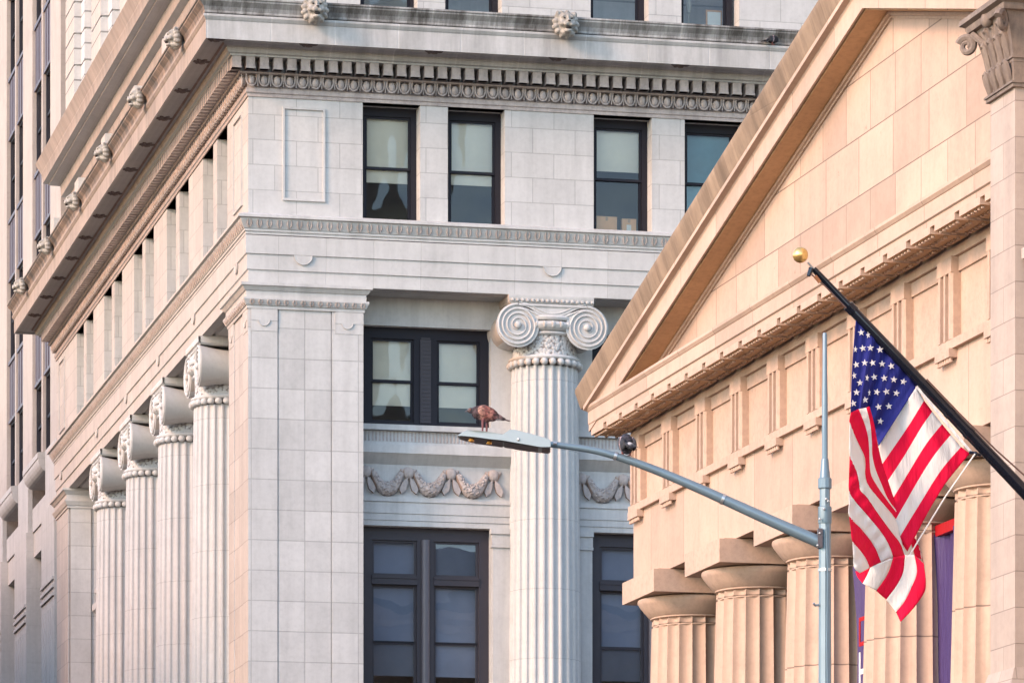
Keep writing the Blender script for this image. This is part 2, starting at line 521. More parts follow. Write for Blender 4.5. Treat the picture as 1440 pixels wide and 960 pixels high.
# openings
PITCH_E, PITCH_S = 5.65, 5.98
attic_e = []
for k in range(5):
    o0 = k * PITCH_E
    attic_e += [(2.69 + o0, 4.05 + o0), (4.71 + o0, 6.07 + o0)]
attic_e[2:4] = [(8.21, 9.62), (10.42, 11.84)]
attic_s = []
for k in range(5):
    attic_s += [(2.98 + k * PITCH_S, 4.50 + k * PITCH_S), (5.08 + k * PITCH_S, 6.66 + k * PITCH_S)]
AZ0, AZ1 = 23.68, 26.38
UZ0, UZ1 = 28.55, 31.1
mb = MB()
wall_face(mb, 0, LE, 23.6, 26.6, [(a, b, AZ0, AZ1) for a, b in attic_e], 0.6, EAST)
wall_face(mb, 0, LS, 23.6, 26.6, [(a, b, AZ0, AZ1) for a, b in attic_s], 0.75, SOUTH)
mb.face([(0, LS, 23.6), (6, LS, 23.6), (6, LS, 26.6), (0, LS, 26.6)])
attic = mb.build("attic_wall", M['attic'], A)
# sunk rectangular panels at the corner
mb = MB()
for mp, a, b in ((EAST, 0.80, 1.80), (SOUTH, 0.75, 1.95), (SOUTH, 33.3, 34.6)):
    t_ = 0.045
    for (u0, u1, z0, z1) in ((a, b, 26.13, 26.18), (a, b, 24.02, 24.07), (a, a + 0.05, 24.07, 26.13), (b - 0.05, b, 24.07, 26.13)):
        mb.box(u0, u1, -t_, 0.01, z0, z1, mp=mp)
    mb.box(a - 0.10, b + 0.10, -0.022, 0.008, 24.0, 26.2, mp=mp) if False else None
mb.build("panel_moulding", M['stone'], A)

# window kinds ------------------------------------------------------
def window_frame(w_, h, stile, head, sill, d=0.14, splits=(), rails=()):
    m = MB()
    m.box(0, stile, 0, d, 0, h); m.box(w_ - stile, w_, 0, d, 0, h)
    m.box(stile, w_ - stile, 0, d, h - head, h); m.box(stile, w_ - stile, 0, d, 0, sill)
    for a, b in splits:
        m.box(a, b, 0.002, d, sill, h - head)
    for a, b in rails:
        m.box(stile, w_ - stile, 0.03, d - 0.02, a, b)
    return m
def attic_window(w_, blind_z, mat='blind', low=None):
    h = AZ1 - AZ0
    f = window_frame(w_, h, 0.13, 0.20, 0.07).build("window", M['navy'], None)
    m = MB()
    for (z0, z1, y) in ((h * 0.47, h - 0.20, 0.05), (0.07, h * 0.47 + 0.05, 0.10)):
        m.box(0.13, 0.19, y, y + 0.04, z0, z1); m.box(w_ - 0.19, w_ - 0.13, y, y + 0.04, z0, z1)
        m.box(0.19, w_ - 0.19, y, y + 0.04, z0, z0 + 0.06); m.box(0.19, w_ - 0.19, y, y + 0.04, z1 - 0.05, z1)
    m.build("sash", M['navy'], f)
    m = MB()
    m.face([(0.13, 0.075, h * 0.47), (w_ - 0.13, 0.075, h * 0.47), (w_ - 0.13, 0.075, h - 0.2), (0.13, 0.075, h - 0.2)])
    m.face([(0.13, 0.125, 0.07), (w_ - 0.13, 0.125, 0.07), (w_ - 0.13, 0.125, h * 0.47), (0.13, 0.125, h * 0.47)])
    m.build("pane", M['glass'], f)
    if blind_z is not None:
        m = MB()
        nseg = 6
        rows = [[(0.15 + (w_ - 0.30) * i / nseg, 0.17 + 0.012 * math.sin(i * 1.7), z) for i in range(nseg + 1)] for z in (blind_z, h - 0.18)]
        m.grid(rows); m.box(0.15, w_ - 0.15, 0.155, 0.185, blind_z - 0.04, blind_z)
        m.build("blind", M[mat], f, 60)
    return f

def room(name, x0, x1, y0, y1, z0, z1, mp):
    pass

kinds = [attic_window(1.36, 1.02), attic_window(1.36, 1.06), attic_window(1.41, 1.55), attic_window(1.42, 0.4, 'teal_blind')]
order = [0, 1, 2, 3, 0, 1, 1, 0, 1, 0]
used = set()
for i, (a, b) in enumerate(attic_e):
    k = order[i]
    if k in used:
        o = copy_tree(kinds[k], A)
    else:
        o = kinds[k]; o.parent = A; used.add(k)
    o.location = (a, 0.42, AZ0)
for i, (a, b) in enumerate(attic_s):
    o = copy_tree(kinds[0], A, (0.6, b, AZ0), -PI / 2)
    o.scale.x = (b - a) / 1.36
for i, (a, b) in enumerate(attic_e[:8]):         # storey above the cornice
    o = copy_tree(kinds[(2, 1, 2, 0, 0, 1, 0, 2)[i]], A, (a, 0.72, UZ0))

# upper storey above the cornice
mb = MB()
wall_face(mb, 0.3, LE, 27.9, 33.5, [(a, b, UZ0, UZ1) for a, b in attic_e], 0.6, EAST, w0=0.3)
mb.face([(0.3, 0.3, 27.9), (0.3, LS, 27.9), (0.3, LS, 33.5), (0.3, 0.3, 33.5)])
mb.face([(0.3, LS, 27.9), (6, LS, 27.9), (6, LS, 33.5), (0.3, LS, 33.5)])
mb.build("upper_wall", M['attic'], A)
# raised panels and pedestals of the parapet storey on the flank
for k in range(7):
    mb = MB()
    yc = 1.3 + 5.85 * k
    mb.box(-0.02, 0.32, yc - 0.42, yc + 0.42, 28.0, 30.9)
    if k < 6:
        a, b = yc + 0.75, yc + 5.1
        for z0, z1 in ((30.25, 30.33), (28.6, 28.66)):
            mb.box(0.22, 0.31, a, b, z0, z1)
        mb.box(0.22, 0.31, a, a + 0.08, 28.66, 30.25); mb.box(0.22, 0.31, b - 0.08, b, 28.66, 30.25)
        for z0, z1 in ((29.85, 29.90), (29.0, 29.05)):
            mb.box(0.25, 0.31, a + 0.35, b - 0.35, z0, z1)
    mb.build("parapet_panel", M['stone'], A)
UP = [(LE, 0.3), (0.3, 0.3), (0.3, LS - 1.2), (6, LS - 1.2)]
mb = MB()
mb.sweep(UP, [(-0.2, 30.9), (0.08, 30.9), (0.10, 31.15), (0.28, 31.22), (0.30, 31.55), (0.62, 31.62), (0.62, 31.66), (0.78, 31.70), (0.80, 31.95), (0.95, 32.25), (0.98, 32.33), (-0.2, 32.5)])
mb.build("upper_cornice", M['corona'], A, 35)
# rusticated tower rising behind
mb = MB()
def rust(x0, x1, y0, y1, z0, z1, h=0.95):
    z = z0
    while z < z1:
        mb.box(x0, x1, y0, y1, z + 0.03, min(z + h - 0.03, z1)); mb.box(x0 + 0.06, x1 - 0.02, y0 + 0.06, y1 - 0.06, z - 0.03, z + 0.03)
        z += h
yk = LS - 0.6
for k in range(5):
    y1_ = yk - k * PITCH_S
    rust(0.20, 3.0, y1_ - 2.0, y1_, 32.0, 62.0)
    rust(0.42, 3.0, y1_ - 2.75, y1_ - 2.0, 32.0, 62.0)
    mb.box(0.75, 3.0, y1_ - PITCH_S, y1_ - 2.75, 32.0, 62.0)
    for z in range(34, 62, 5):
        mb.box(0.5, 0.8, y1_ - PITCH_S, y1_ - 2.75, z + 3.6, z + 4.9)
mb.box(3.0, 34, 2.2, LS, 27.9, 62.0)
mb.build("rusticated_tower", M['rustic'], A)

# main cornice ------------------------------------------------------
asweep("architrave_band", [(-0.3, 26.38), (0.03, 26.38), (0.03, 26.45), (0.06, 26.47), (0.06, 26.575), (0.03, 26.58), (0.045, 26.85), (0.22, 26.87), (0.24, 26.90), (-0.3, 26.90)], M['carved'])
cor = asweep("cornice", [(-0.3, 26.90), (0.26, 26.90), (0.05, 26.905), (0.05, 27.19), (0.50, 27.19), (0.50, 27.23), (0.56, 27.25), (0.60, 27.33), (0.60, 27.38), (0.66, 27.40), (0.70, 27.44),
                  (1.10, 27.44), (1.10, 27.40), (1.17, 27.38), (1.17, 27.80), (1.19, 27.82), (1.23, 27.88), (1.23, 27.93), (0.5, 28.02), (-0.3, 28.02)], M['corona'])
gut = asweep("gutter", [(0.4, 27.96), (1.20, 27.96), (1.21, 28.02), (1.24, 28.10), (1.31, 28.17), (1.34, 28.20), (1.34, 28.24), (1.37, 28.25), (1.37, 28.29), (0.2, 28.35), (0.2, 28.02)], M['gutter'])
# dentils
mb = MB()
n = int((LE + 0.4) / 0.322)
for i in range(n):
    u = -0.45 + i * 0.322
    mb.box(u, u + 0.205, -0.49, -0.03, 26.915, 27.185); mb.box(u - 0.01, u + 0.215, -0.505, -0.3, 26.915, 26.96)
n = int((LS + 0.4) / 0.322)
for i in range(1, n):
    u = -0.45 + i * 0.322
    mb.box(-0.49, -0.03, u, u + 0.205, 26.915, 27.185)
mb.build("dentil_row", M['carved'], cor)
# egg and dart
mb = MB()
def egg(mp, u):
    c = mp(u, -0.115, 26.73)
    rx, ry = (0.088, 0.10)
    rad = (rx, ry, 0.12) if mp is EAST else (ry, rx, 0.12)
    mb.ball(c, rad, 8, 6)
    arc = [mp(u + 0.122 * math.cos(t), -0.15, 26.765 + 0.165 * math.sin(t)) for t in [PI + PI * k / 8 for k in range(9)]]
    arc = [mp(u - 0.122, -0.17, 26.87)] + arc + [mp(u + 0.122, -0.17, 26.87)]
    mb.tube(arc, 0.019, 5, caps=False)
    mb.box(u + 0.142, u + 0.158, -0.15, -0.03, 26.60, 26.86, mp=mp)
for i in range(102):
    egg(EAST, 0.05 + 0.30 * i)
for i in range(118):
    egg(SOUTH, 0.05 + 0.30 * i)
mb.build("egg_and_dart", M['carved'], cor, 50)
# rosettes under the soffit
mb = MB()
mb.ball((0, 0, 0.02), (0.14, 0.14, 0.09), 10, 6)
for k in range(6):
    a = k * PI / 3
    rt = Matrix.Rotation(a, 3, 'Z')
    mb.ball((0.18 * math.cos(a), 0.18 * math.sin(a), 0.03), (0.14, 0.07, 0.06), 8, 5, rot=rt)
mb.v = [(x * 0.72, y * 0.72, z * 0.9) for x, y, z in mb.v]
ros_me = mb.mesh("soffit_rosette", M['soffit_dirt'], 60)
for i in range(10):
    link("soffit_rosette", ros_me, A, (1.25 + 2.94 * i, -0.90, 27.42))
for i in range(12):
    link("soffit_rosette", ros_me, A, (-0.90, 1.25 + 2.94 * i, 27.42))
link("soffit_rosette", ros_me, A, (-0.90, -0.90, 27.42))

# string course, entablature
asweep("string_course", [(-0.3, 23.18), (0.07, 23.20), (0.07, 23.26), (0.10, 23.27), (0.10, 23.32), (0.12, 23.33), (0.20, 23.50), (0.21, 23.54), (0.27, 23.56), (0.27, 23.62), (0.10, 23.68), (-0.3, 23.70)], M['stone'])
mb = MB()
def leaf(mp, u):
    for s_ in (-1, 1):
        mb.tube([mp(u + s_ * 0.012, -0.135, 23.345), mp(u + s_ * 0.05, -0.175, 23.43), mp(u + s_ * 0.035, -0.215, 23.52)], [0.012, 0.024, 0.012], 5, caps=False)
for i in range(130):
    leaf(EAST, 0.0 + 0.235 * i)
for i in range(150):
    leaf(SOUTH, 0.0 + 0.235 * i)
mb.build("leaf_moulding", M['carved'], A, 50)
en = asweep("architrave", [(-1.6, 22.08), (-0.35, 22.08), (-0.30, 22.14), (-0.22, 22.08), (0.0, 22.08), (0.0, 22.385), (0.035, 22.40), (0.035, 22.745), (0.07, 22.76), (0.07, 23.18), (-1.6, 23.18)], M['band'])
mb = MB()
def disc(mp, u, z, r_, front):
    pts = [(u + r_ * math.cos(t), z + r_ * math.sin(t)) for t in [PI + PI * k / 14 for k in range(15)]]
    mb.extrude(pts, lambda p, q, t: mp(p, t, q), front, 0.02)
    mb.tube([mp(p, front, q) for p, q in pts], 0.012, 5)
for u in (1.28, 7.2, 12.85, 18.5, 24.15):
    disc(EAST, u, 22.752, 0.21, -0.072)
for u in (1.35, 7.83, 13.81, 19.79, 25.77, 33.9):
    disc(SOUTH, u, 22.752, 0.21, -0.072)
mb.build("architrave_disc", M['stone'], en)

# corner pier and end pier -----------------------------------------
mb = MB()
for a, b, c, d in ((0.0, 2.70, 0.0, 2.74),):
    pass
mb.box(0.03, 2.70, 0.03, 2.74, 0.15, 21.52)
for (a, b) in ((0.0, 0.685), (0.715, 1.94), (1.97, 2.705)):
    f_ = 0.0 if a != 0.715 else 0.015
    mb.box(a if a else 0.0, b, f_, 0.06, 0.15, 21.52)
    mb.box(f_, 0.06, a * 1.014 if a else 0.061, b * 1.014, 0.15, 21.52)
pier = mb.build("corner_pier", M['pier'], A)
mb = MB()
mb.box(0.03, 2.70, 32.66, LS, 0.15, 21.52)
for (a, b) in ((0.0, 0.685), (0.715, 1.94), (1.97, 2.705)):
    mb.box(0.0, 0.06, 32.66 + a, 32.66 + b, 0.15, 21.52)
    mb.box(a + 0.061, b, 32.60, 32.7, 0.15, 21.52)
mb.build("end_pier", M['pier'], A)
def pier_cap(path, nm):
    mb = MB()
    mb.sweep(path, [(-0.3, 21.50), (0.03, 21.50), (0.03, 21.57), (0.06, 21.58), (0.12, 21.70), (0.12, 21.74), (0.06, 21.745), (0.06, 21.90), (0.09, 21.91), (0.15, 21.99), (0.19, 22.01), (0.19, 22.078), (-0.3, 22.078)])
    # little breaks over the middle strip
    o = mb.build(nm, M['stone'], A)
    mb = MB()
    return o
pc = pier_cap([(2.705, 2.0), (2.705, 0), (0, 0), (0, 2.78), (2.0, 2.78)], "pier_capital")
pier_cap([(2.7, 32.6), (0, 32.6), (0, LS), (2.7, LS)], "pier_capital")
mb = MB()
for i in range(14):
    u = 0.08 + i * 0.2
    for mp in (EAST, SOUTH):
        for s_ in (-1, 1):
            mb.tube([mp(u, -0.055, 21.575), mp(u + s_ * 0.045, -0.095, 21.64), mp(u + s_ * 0.02, -0.125, 21.70)], [0.012, 0.022, 0.012], 5, caps=False)
mb.build("cap_leaf_moulding", M['carved'], pc, 50)
for mp in (EAST, SOUTH):
    for u0, u1, uc in ((0.0, 0.685, 0.37), (1.97, 2.705, 2.33)):
        mb = MB()
        mb.box(u0 + 0.065, u1, -0.02, 0.01, 21.23, 21.51, mp=mp)
        mb.box(u0 + 0.065, u1, -0.032, 0.01, 20.98, 21.229, mp=mp) if False else None
        mb.box(u0 + 0.065, u1, -0.010, 0.01, 20.99, 21.229, mp=mp)
        disc(mp, uc, 21.24, 0.13, -0.026)
        mb.build("pier_fascia", M['stone'], pier)

# recessed bays ----------------------------------------------------
WE = [(2.90 + k * PITCH_E, 5.96 + k * PITCH_E) for k in range(5)]
WE[1] = (8.42, 11.48)
WS = [(3.3 + k * PITCH_S, 6.4 + k * PITCH_S) for k in range(5)]
mb = MB()
RZ = [(19.08, 21.42), (9.6, 16.73)]
wall_face(mb, 2.6, LE, 0.15, 22.08, [(a, b, z0, z1) for a, b in WE for z0, z1 in RZ], 0.5, EAST, w0=1.0)
wall_face(mb, 2.6, 32.8, 0.15, 22.08, [(a, b, z0, z1) for a, b in WS for z0, z1 in RZ], 0.5, SOUTH, w0=1.0)
mb.build("recess_wall", M['stone'], A)
SPAN = [(2.70, 6.55), (7.9, 12.2), (13.5, 17.9), (19.1, 23.5), (24.8, LE)]
SPAN_S = [(2.74, 7.1), (8.5, 13.1), (14.5, 19.1), (20.5, 25.1), (26.5, 32.62)]
for mp, spans in ((EAST, SPAN), (SOUTH, SPAN_S)):
    for a, b in spans:
        mb = MB(); mbf = MB()
        mb.box(a, b, 0.80, 1.01, 18.95, 19.08, mp=mp)
        mb.box(a, b, 0.92, 1.008, 18.68, 18.945, mp=mp)
        mb.box(a, b, 0.88, 1.009, 18.60, 18.675, mp=mp)
        mb.box(a, b, 0.72, 1.007, 18.40, 18.595, mp=mp)
        mb.extrude([(0.74, 18.40), (1.006, 18.16), (1.006, 18.398)], lambda p, q, t, mp=mp: mp(t, p, q), a, b)
        mb.box(a, b, 0.93, 1.009, 17.36, 17.41, mp=mp); mb.box(a, b, 0.90, 1.008, 17.29, 17.355, mp=mp)
        mb.box(a, b, 0.93, 1.007, 17.02, 17.285, mp=mp); mb.box(a, b, 0.95, 1.006, 16.86, 17.015, mp=mp); mb.box(a, b, 0.97, 1.005, 16.732, 16.855, mp=mp)
        u = a + 0.05
        while u < b - 0.05:
            mbf.box(u, u + 0.035, 0.905, 0.925, 18.70, 18.93, mp=mp); u += 0.085
        so_ = mb.build("spandrel_moulding", M['stone'], A)
        mbf.build("fluted_band", M['carved'], so_)
# narrow pilasters beside the lower windows
for k in range(5):
    for a, b in ((WE[k][1] + 0.02, WE[k][1] + 0.44), (WE[k][0] - 0.36, WE[k][0] - 0.02)):
        if a < 2.75: continue
        mb = MB()
        mb.box(a, b, 0.90, 1.02, 0.15, 16.28); mb.box(a - 0.05, b + 0.02, 0.84, 1.02, 16.60, 16.728); mb.box(a - 0.02, b + 0.01, 0.88, 1.02, 16.36, 16.595); mb.box(a - 0.035, b + 0.015, 0.86, 1.02, 16.285, 16.355)
        mb.build("jamb_pilaster", M['stone'], A)

def tall_window(w_, kind):
    if kind == 'upper':
        h = 21.42 - 19.08
        c = w_ / 2
        f = window_frame(w_, h, 0.22, 0.26, 0.12, 0.16, splits=((c - 0.28, c + 0.28),), rails=()).build("window", M['navy'], None)
        m = MB(); m.box(c - 0.13, c + 0.13, -0.03, 0.0, 0.12, h - 0.26)
        for k in range(22):
            m.box(c - 0.11, c + 0.11, -0.04, -0.028, 0.2 + 0.09 * k, 0.235 + 0.09 * k)
        m.build("mullion", M['mauve'], f)
        halves = ((0.22, c - 0.28), (c + 0.28, w_ - 0.22))
        zs = ((1.06, h - 0.26), (0.12, 1.10))
        bl = 0.58; bm_ = 'blind'
    else:
        h = 16.73 - 9.6
        c = w_ / 2
        f = window_frame(w_, h, 0.24, 0.30, 0.12, 0.20, splits=((c - 0.20, c + 0.20),), rails=()).build("window", M['mauve'], None)
        m = MB()
        m.box(0.24, c - 0.20, -0.03, 0.18, h - 1.34, h - 1.14); m.box(c + 0.20, w_ - 0.24, -0.03, 0.18, h - 1.34, h - 1.14)
        m.box(0.24, c - 0.20, -0.05, 0.0, h - 1.20, h - 1.14); m.box(c + 0.20, w_ - 0.24, -0.05, 0.0, h - 1.20, h - 1.14)
        m.build("transom_bar", M['mauve'], f)
        m = MB(); m.extrude([(c + 0.10 * math.cos(t), -0.03 + 0.07 * math.sin(t)) for t in [2 * PI * k / 10 for k in range(10)]], lambda p, q, t: (p, q, t), 0.1, h - 0.28)
        m.build("mullion", plain_mull, f, 50)
        halves = ((0.24, c - 0.20), (c + 0.20, w_ - 0.24))
        zs = ((h - 1.14, h - 0.30), (h - 2.72, h - 1.34), (0.12, h - 2.66))
        bl = h - 3.42; bm_ = 'blue_blind'
    fm = M['navy'] if kind == 'upper' else M['mauve']
    m = MB(); g_ = MB(); b_ = MB()
    for a, b in halves:
        for i, (z0, z1) in enumerate(zs):
            y = 0.05 + 0.035 * (i > 0)
            for q in ((a, a + 0.06, z0, z1), (b - 0.06, b, z0, z1), (a + 0.06, b - 0.06, z0, z0 + 0.06), (a + 0.06, b - 0.06, z1 - 0.05, z1)):
                m.box(q[0], q[1], y, y + 0.05, q[2], q[3])
            g_.face([(a, y + 0.025, z0), (b, y + 0.025, z0), (b, y + 0.025, z1), (a, y + 0.025, z1)])
        b_.grid([[(a + 0.03 + (b - a - 0.06) * i / 6, 0.18 + 0.010 * math.sin(2.1 * i + a), z) for i in range(7)] for z in (bl, h - 0.2)])
        b_.box(a + 0.03, b - 0.03, 0.165, 0.195, bl - 0.05, bl)
    m.build("sash", fm, f); g_.build("pane", M['glass'] if kind == 'upper' else M['glass_low'], f); b_.build("blind", M[bm_], f, 60)
    return f
plain_mull = plain("worn_mullion_paint", (0.11, 0.10, 0.115), 0.45)
tw = tall_window(3.06, 'upper'); tl = tall_window(3.06, 'lower')
first = True
for a, b in WE:
    for src, z in ((tw, 19.08), (tl, 9.6)):
        if first:
            o = src; o.parent = A
        else:
            o = copy_tree(src, A)
        o.location = (a, 1.22, z)
    first = False
for a, b in WS:
    for src, z in ((tw, 19.08), (tl, 9.6)):
        o = copy_tree(src, A, (1.22, b, z), -PI / 2)

# garlands ---------------------------------------------------------
def garland_mesh():
    m = MB(); rnd = random.Random(3)
    P = 1.02
    pts = []
    for k in range(15):
        t = k / 14
        pts.append((0.16 + t * (P - 0.32), -0.045, 0.56 - 0.40 * (1 - (2 * t - 1) ** 2)))
    rad = [0.07 + 0.10 * (1 - abs(2 * k / 14 - 1) ** 1.6) for k in range(15)]
    m.tube(pts, rad, 8)
    for k in range(1, 14):
        for j in range(7):
            a = rnd.uniform(0, PI)
            x, y, z = pts[k]
            r_ = rad[k]
            m.ball((x + rnd.uniform(-.03, .03), y - r_ * math.sin(a) * 0.95, z + r_ * math.cos(a) * 0.95), (rnd.uniform(.022, .04),) * 3, 5, 4)
    return m.mesh("garland", M['carved'], 60)
def rosette_mesh():
    m = MB()
    m.lathe([(0.0, 0), (0.135, 0), (0.15, 0.04), (0.12, 0.09), (0.06, 0.11), (0.0, 0.115)], 16, caps=False)
    m.v = [(x, -z, y + 0.56) for x, y, z in m.v]
    for s_ in (-1, 1):
        m.ball((s_ * 0.12, -0.03, 0.60), (0.09, 0.035, 0.05), 8, 5, rot=Matrix.Rotation(-s_ * 0.6, 3, 'Y'))
        q = [(s_ * 0.03, 0.45), (s_ * 0.15, 0.34), (s_ * 0.23, 0.17), (s_ * 0.18, 0.06), (s_ * 0.07, 0.15), (s_ * 0.03, 0.30)]
        m.extrude(q, lambda p, r_, t: (p, t, r_), -0.10, 0.005)
        m.tube([(s_ * 0.03, -0.06, 0.46), (s_ * 0.10, -0.07, 0.30), (s_ * 0.12, -0.06, 0.15)], 0.012, 5)
    return m.mesh("garland_rosette", M['carved'], 50)
gm, rm = garland_mesh(), rosette_mesh()
for a, b in ((2.95, 6.3), (8.15, 11.8), (13.6, 17.2), (19.3, 22.9)):
    x = a
    while x < b:
        link("garland_rosette", rm, A, (x, 1.0, 17.42))
        if x + 0.6 < b:
            link("garland", gm, A, (x, 1.0, 17.42))
        x += 1.02

# ionic columns ----------------------------------------------------
def ionic_column():
    root = MB()
    n_fl = 24; sub = 7; n_ = n_fl * sub
    def fl(r_, a, z):
        u = (a / (2 * PI) * n_fl) % 1.0
        if u < 0.14 or u > 0.86:
            return r_
        q = (u - 0.5) / 0.36
        return r_ - 0.062 * math.sqrt(max(0, 1 - q * q))
    root.lathe([(0.90, 4.2), (0.865, 10.0), (0.845, 14.0), (0.815, 18.0), (0.785, 20.47)], n_, rad=fl, caps=True)
    c = root.build("column", M['shaft'], A, 25)
    b = MB()
    b.lathe([(1.15, 2.9), (1.15, 3.3), (1.12, 3.32), (1.2, 3.5), (1.12, 3.7), (1.02, 3.75), (1.0, 3.9), (1.06, 4.02), (0.98, 4.15), (0.92, 4.22)], 36)
    b.box(-1.25, 1.25, -1.25, 1.25, 2.6, 2.9); b.box(-1.4, 1.4, -1.4, 1.4, 0.15, 2.6)
    b.build("base", M['stone'], c, 40)
    b = MB()
    for k in range(26):
        a = 2 * PI * (k + 0.5) / 26
        b.ball((0.815 * math.cos(a), 0.815 * math.sin(a), 20.545), (0.098, 0.098, 0.085), 9, 7)
    b.lathe([(0.78, 20.6), (0.84, 20.62), (0.86, 20.66), (0.84, 20.70), (0.78, 20.72)], 40)
    b.build("astragal", M['stone'], c, 50)
    b = MB(); b.lathe([(0.765, 20.70), (0.75, 20.95), (0.765, 21.16), (0.80, 21.18)], 40)
    b.build("neck", M['ornate'], c, 50)
    b = MB()
    b.lathe([(0.74, 21.16), (0.81, 21.18), (0.83, 21.215), (0.81, 21.25), (0.76, 21.262), (0.82, 21.28), (0.90, 21.34), (0.92, 21.41), (0.86, 21.48), (0.78, 21.50), (0.88, 21.52), (0.90, 21.57), (0.86, 21.62), (0.7, 21.66)], 40)
    for k in range(28):
        a = 2 * PI * k / 28
        b.ball((0.88 * math.cos(a), 0.88 * math.sin(a), 21.40), (0.06, 0.06, 0.085), 7, 5)
    # volutes
    zc, xc, RO = 21.36, 0.835, 0.515
    for s_ in (-1, 1):
        rows = []
        for i in range(9):
            y = -0.80 + 1.6 * i / 8
            rr = RO - 0.11 * math.sin(PI * i / 8)
            rows.append([(s_ * xc + rr * math.cos(2 * PI * k / 28), y, zc + rr * math.sin(2 * PI * k / 28)) for k in range(28)])
        b.grid(rows, closed=True); b.face(rows[0]); b.face(rows[-1])
        for fs in (-1, 1):
            yy = fs * 0.80
            sp, rad = [], []
            nT = 110
            for k in range(nT):
                t = k / (nT - 1)
                rr = (RO - 0.12) * (1 - t) ** 0.85 + 0.09
                rr = min(rr, RO - 0.025)
                ang = PI / 2 - s_ * (-1) * 0 + s_ * (-2 * PI * 3.5 * t)
                sp.append((s_ * xc + rr * math.cos(ang), yy + fs * 0.012, zc + rr * math.sin(ang)))
                rad.append(0.033 * (1 - 0.5 * t))
            b.tube(sp, rad, 6)
            b.ball((s_ * xc, yy + fs * 0.03, zc), (0.085, 0.07, 0.085), 12, 8)
    for fs in (-1, 1):
        yy = fs * 0.80
        top = [(-0.80, 21.865), (0.80, 21.865)]
        botm = []
        for k in range(21):
            t = k / 20
            x = 0.80 - 1.60 * t
            botm.append((x, 21.51 + 0.26 * math.sin(PI / 2 * abs(2 * t - 1)) ** 2))
        b.extrude(top + botm, lambda p, q, t: (p, t, q), yy, yy - fs * 0.25)
        for dz, rr in ((0.0, 0.024), (0.075, 0.016), (0.145, 0.020)):
            b.tube([(x, yy, z + dz * (1 - 0.2 * abs(x))) for x, z in botm], rr, 6)
        b.tube([(-0.82, yy, 21.835), (0, yy, 21.835), (0.82, yy, 21.835)], 0.035, 6)
        b.ball((0, yy, 21.7), (0.05, 0.03, 0.05), 6, 4) if False else None
    b.build("capital", M['stone'], c, 45)
    b = MB()
    b.sweep([(1.0, -0.78), (-1.0, -0.78), (-1.0, 0.78), (1.0, 0.78), (1.0, -0.78)], [(-0.2, 21.865), (-0.02, 21.865), (0.03, 21.92), (0.03, 21.96), (0.05, 22.0), (0.05, 22.075), (-0.2, 22.075)], caps=False)
    b.box(-0.9, 0.9, -0.7, 0.7, 21.86, 22.07)
    for i in range(17):
        b.ball((-0.96 + i * 0.12, -0.83, 21.95), (0.045, 0.03, 0.04), 6, 4); b.ball((-0.96 + i * 0.12, 0.83, 21.95), (0.045, 0.03, 0.04), 6, 4)
    b.build("abacus", M['stone'], c, 40)
    return c
colm = ionic_column()
colm.location = (7.20, 0.74, 0)
for x in (12.85, 18.5, 24.15):
    copy_tree(colm, A, (x, 0.74, 0))
for k in range(4):
    copy_tree(colm, A, (0.74, 7.83 + PITCH_S * k, 0), -PI / 2)

# lion heads -------------------------------------------------------
def lion_mesh():
    m = MB()
    m.ball((0, 0.05, 0), (0.27, 0.16, 0.27), 16, 10)
    for k in range(13):                       # mane locks
        a = 2 * PI * k / 13
        m.ball((0.24 * math.cos(a), 0.02, 0.24 * math.sin(a)), (0.10, 0.12, 0.07), 8, 6, rot=Matrix.Rotation(-a, 3, 'Y'))
    m.ball((0, -0.10, 0.05), (0.19, 0.15, 0.20), 14, 10)
    m.ball((0, -0.22, -0.035), (0.10, 0.13, 0.085), 12, 8)     # muzzle
    for s_ in (-1, 1):
        m.ball((s_ * 0.055, -0.30, -0.06), (0.065, 0.06, 0.055), 8, 6)
        m.ball((s_ * 0.10, -0.19, 0.135), (0.075, 0.06, 0.035), 8, 6, rot=Matrix.Rotation(s_ * 0.3, 3, 'Y'))   # brow
        m.ball((s_ * 0.20, -0.05, 0.22), (0.06, 0.05, 0.075), 8, 6)                     # ear
        m.ball((s_ * 0.13, -0.18, -0.02), (0.075, 0.07, 0.07), 8, 6)
    m.ball((0, -0.32, 0.0), (0.06, 0.05, 0.04), 8, 6)
    m.ball((0, -0.20, 0.08), (0.045, 0.10, 0.10), 8, 6)
    m.ball((0, -0.21, -0.20), (0.10, 0.10, 0.05), 10, 6)       # lower jaw
    m.ball((0, -0.05, -0.20), (0.16, 0.14, 0.09), 10, 6)
    return remeshed(m, "lion_head", M['lion'], 0.018)
M['lion'] = stone("weathered_lion_stone", (0.43, 0.40, 0.36), streak=0.3, blotch=0.3, grain=0.5, dirt=0.5, dirt_col=(0.12, 0.11, 0.09))
lm = lion_mesh()
def lion_jaw():
    m = MB(); m.ball((0, -0.27, -0.135), (0.075, 0.05, 0.03), 10, 6)
    for s_ in (-1, 1):
        m.ball((s_ * 0.085, -0.245, 0.085), (0.028, 0.02, 0.018), 8, 5)
    m.ball((0, -0.365, 0.0), (0.036, 0.02, 0.02), 8, 5)
    return m.mesh("mouth", plain("dark_lion_hollow", (0.03, 0.025, 0.025), 0.9), 60)
jm = lion_jaw()
for i, x in enumerate((1.31, 7.20, 13.1, 19.0, 24.9)):
    o = link("lion_head", lm, A, (x, -1.40, 28.10)); link("mouth", jm, o)
for i in range(6):
    o = link("lion_head", lm, A, (-1.40, 1.9 + 6.15 * i, 28.10), -PI / 2); link("mouth", jm, o); o.scale = (0.8, 0.8, 0.8)

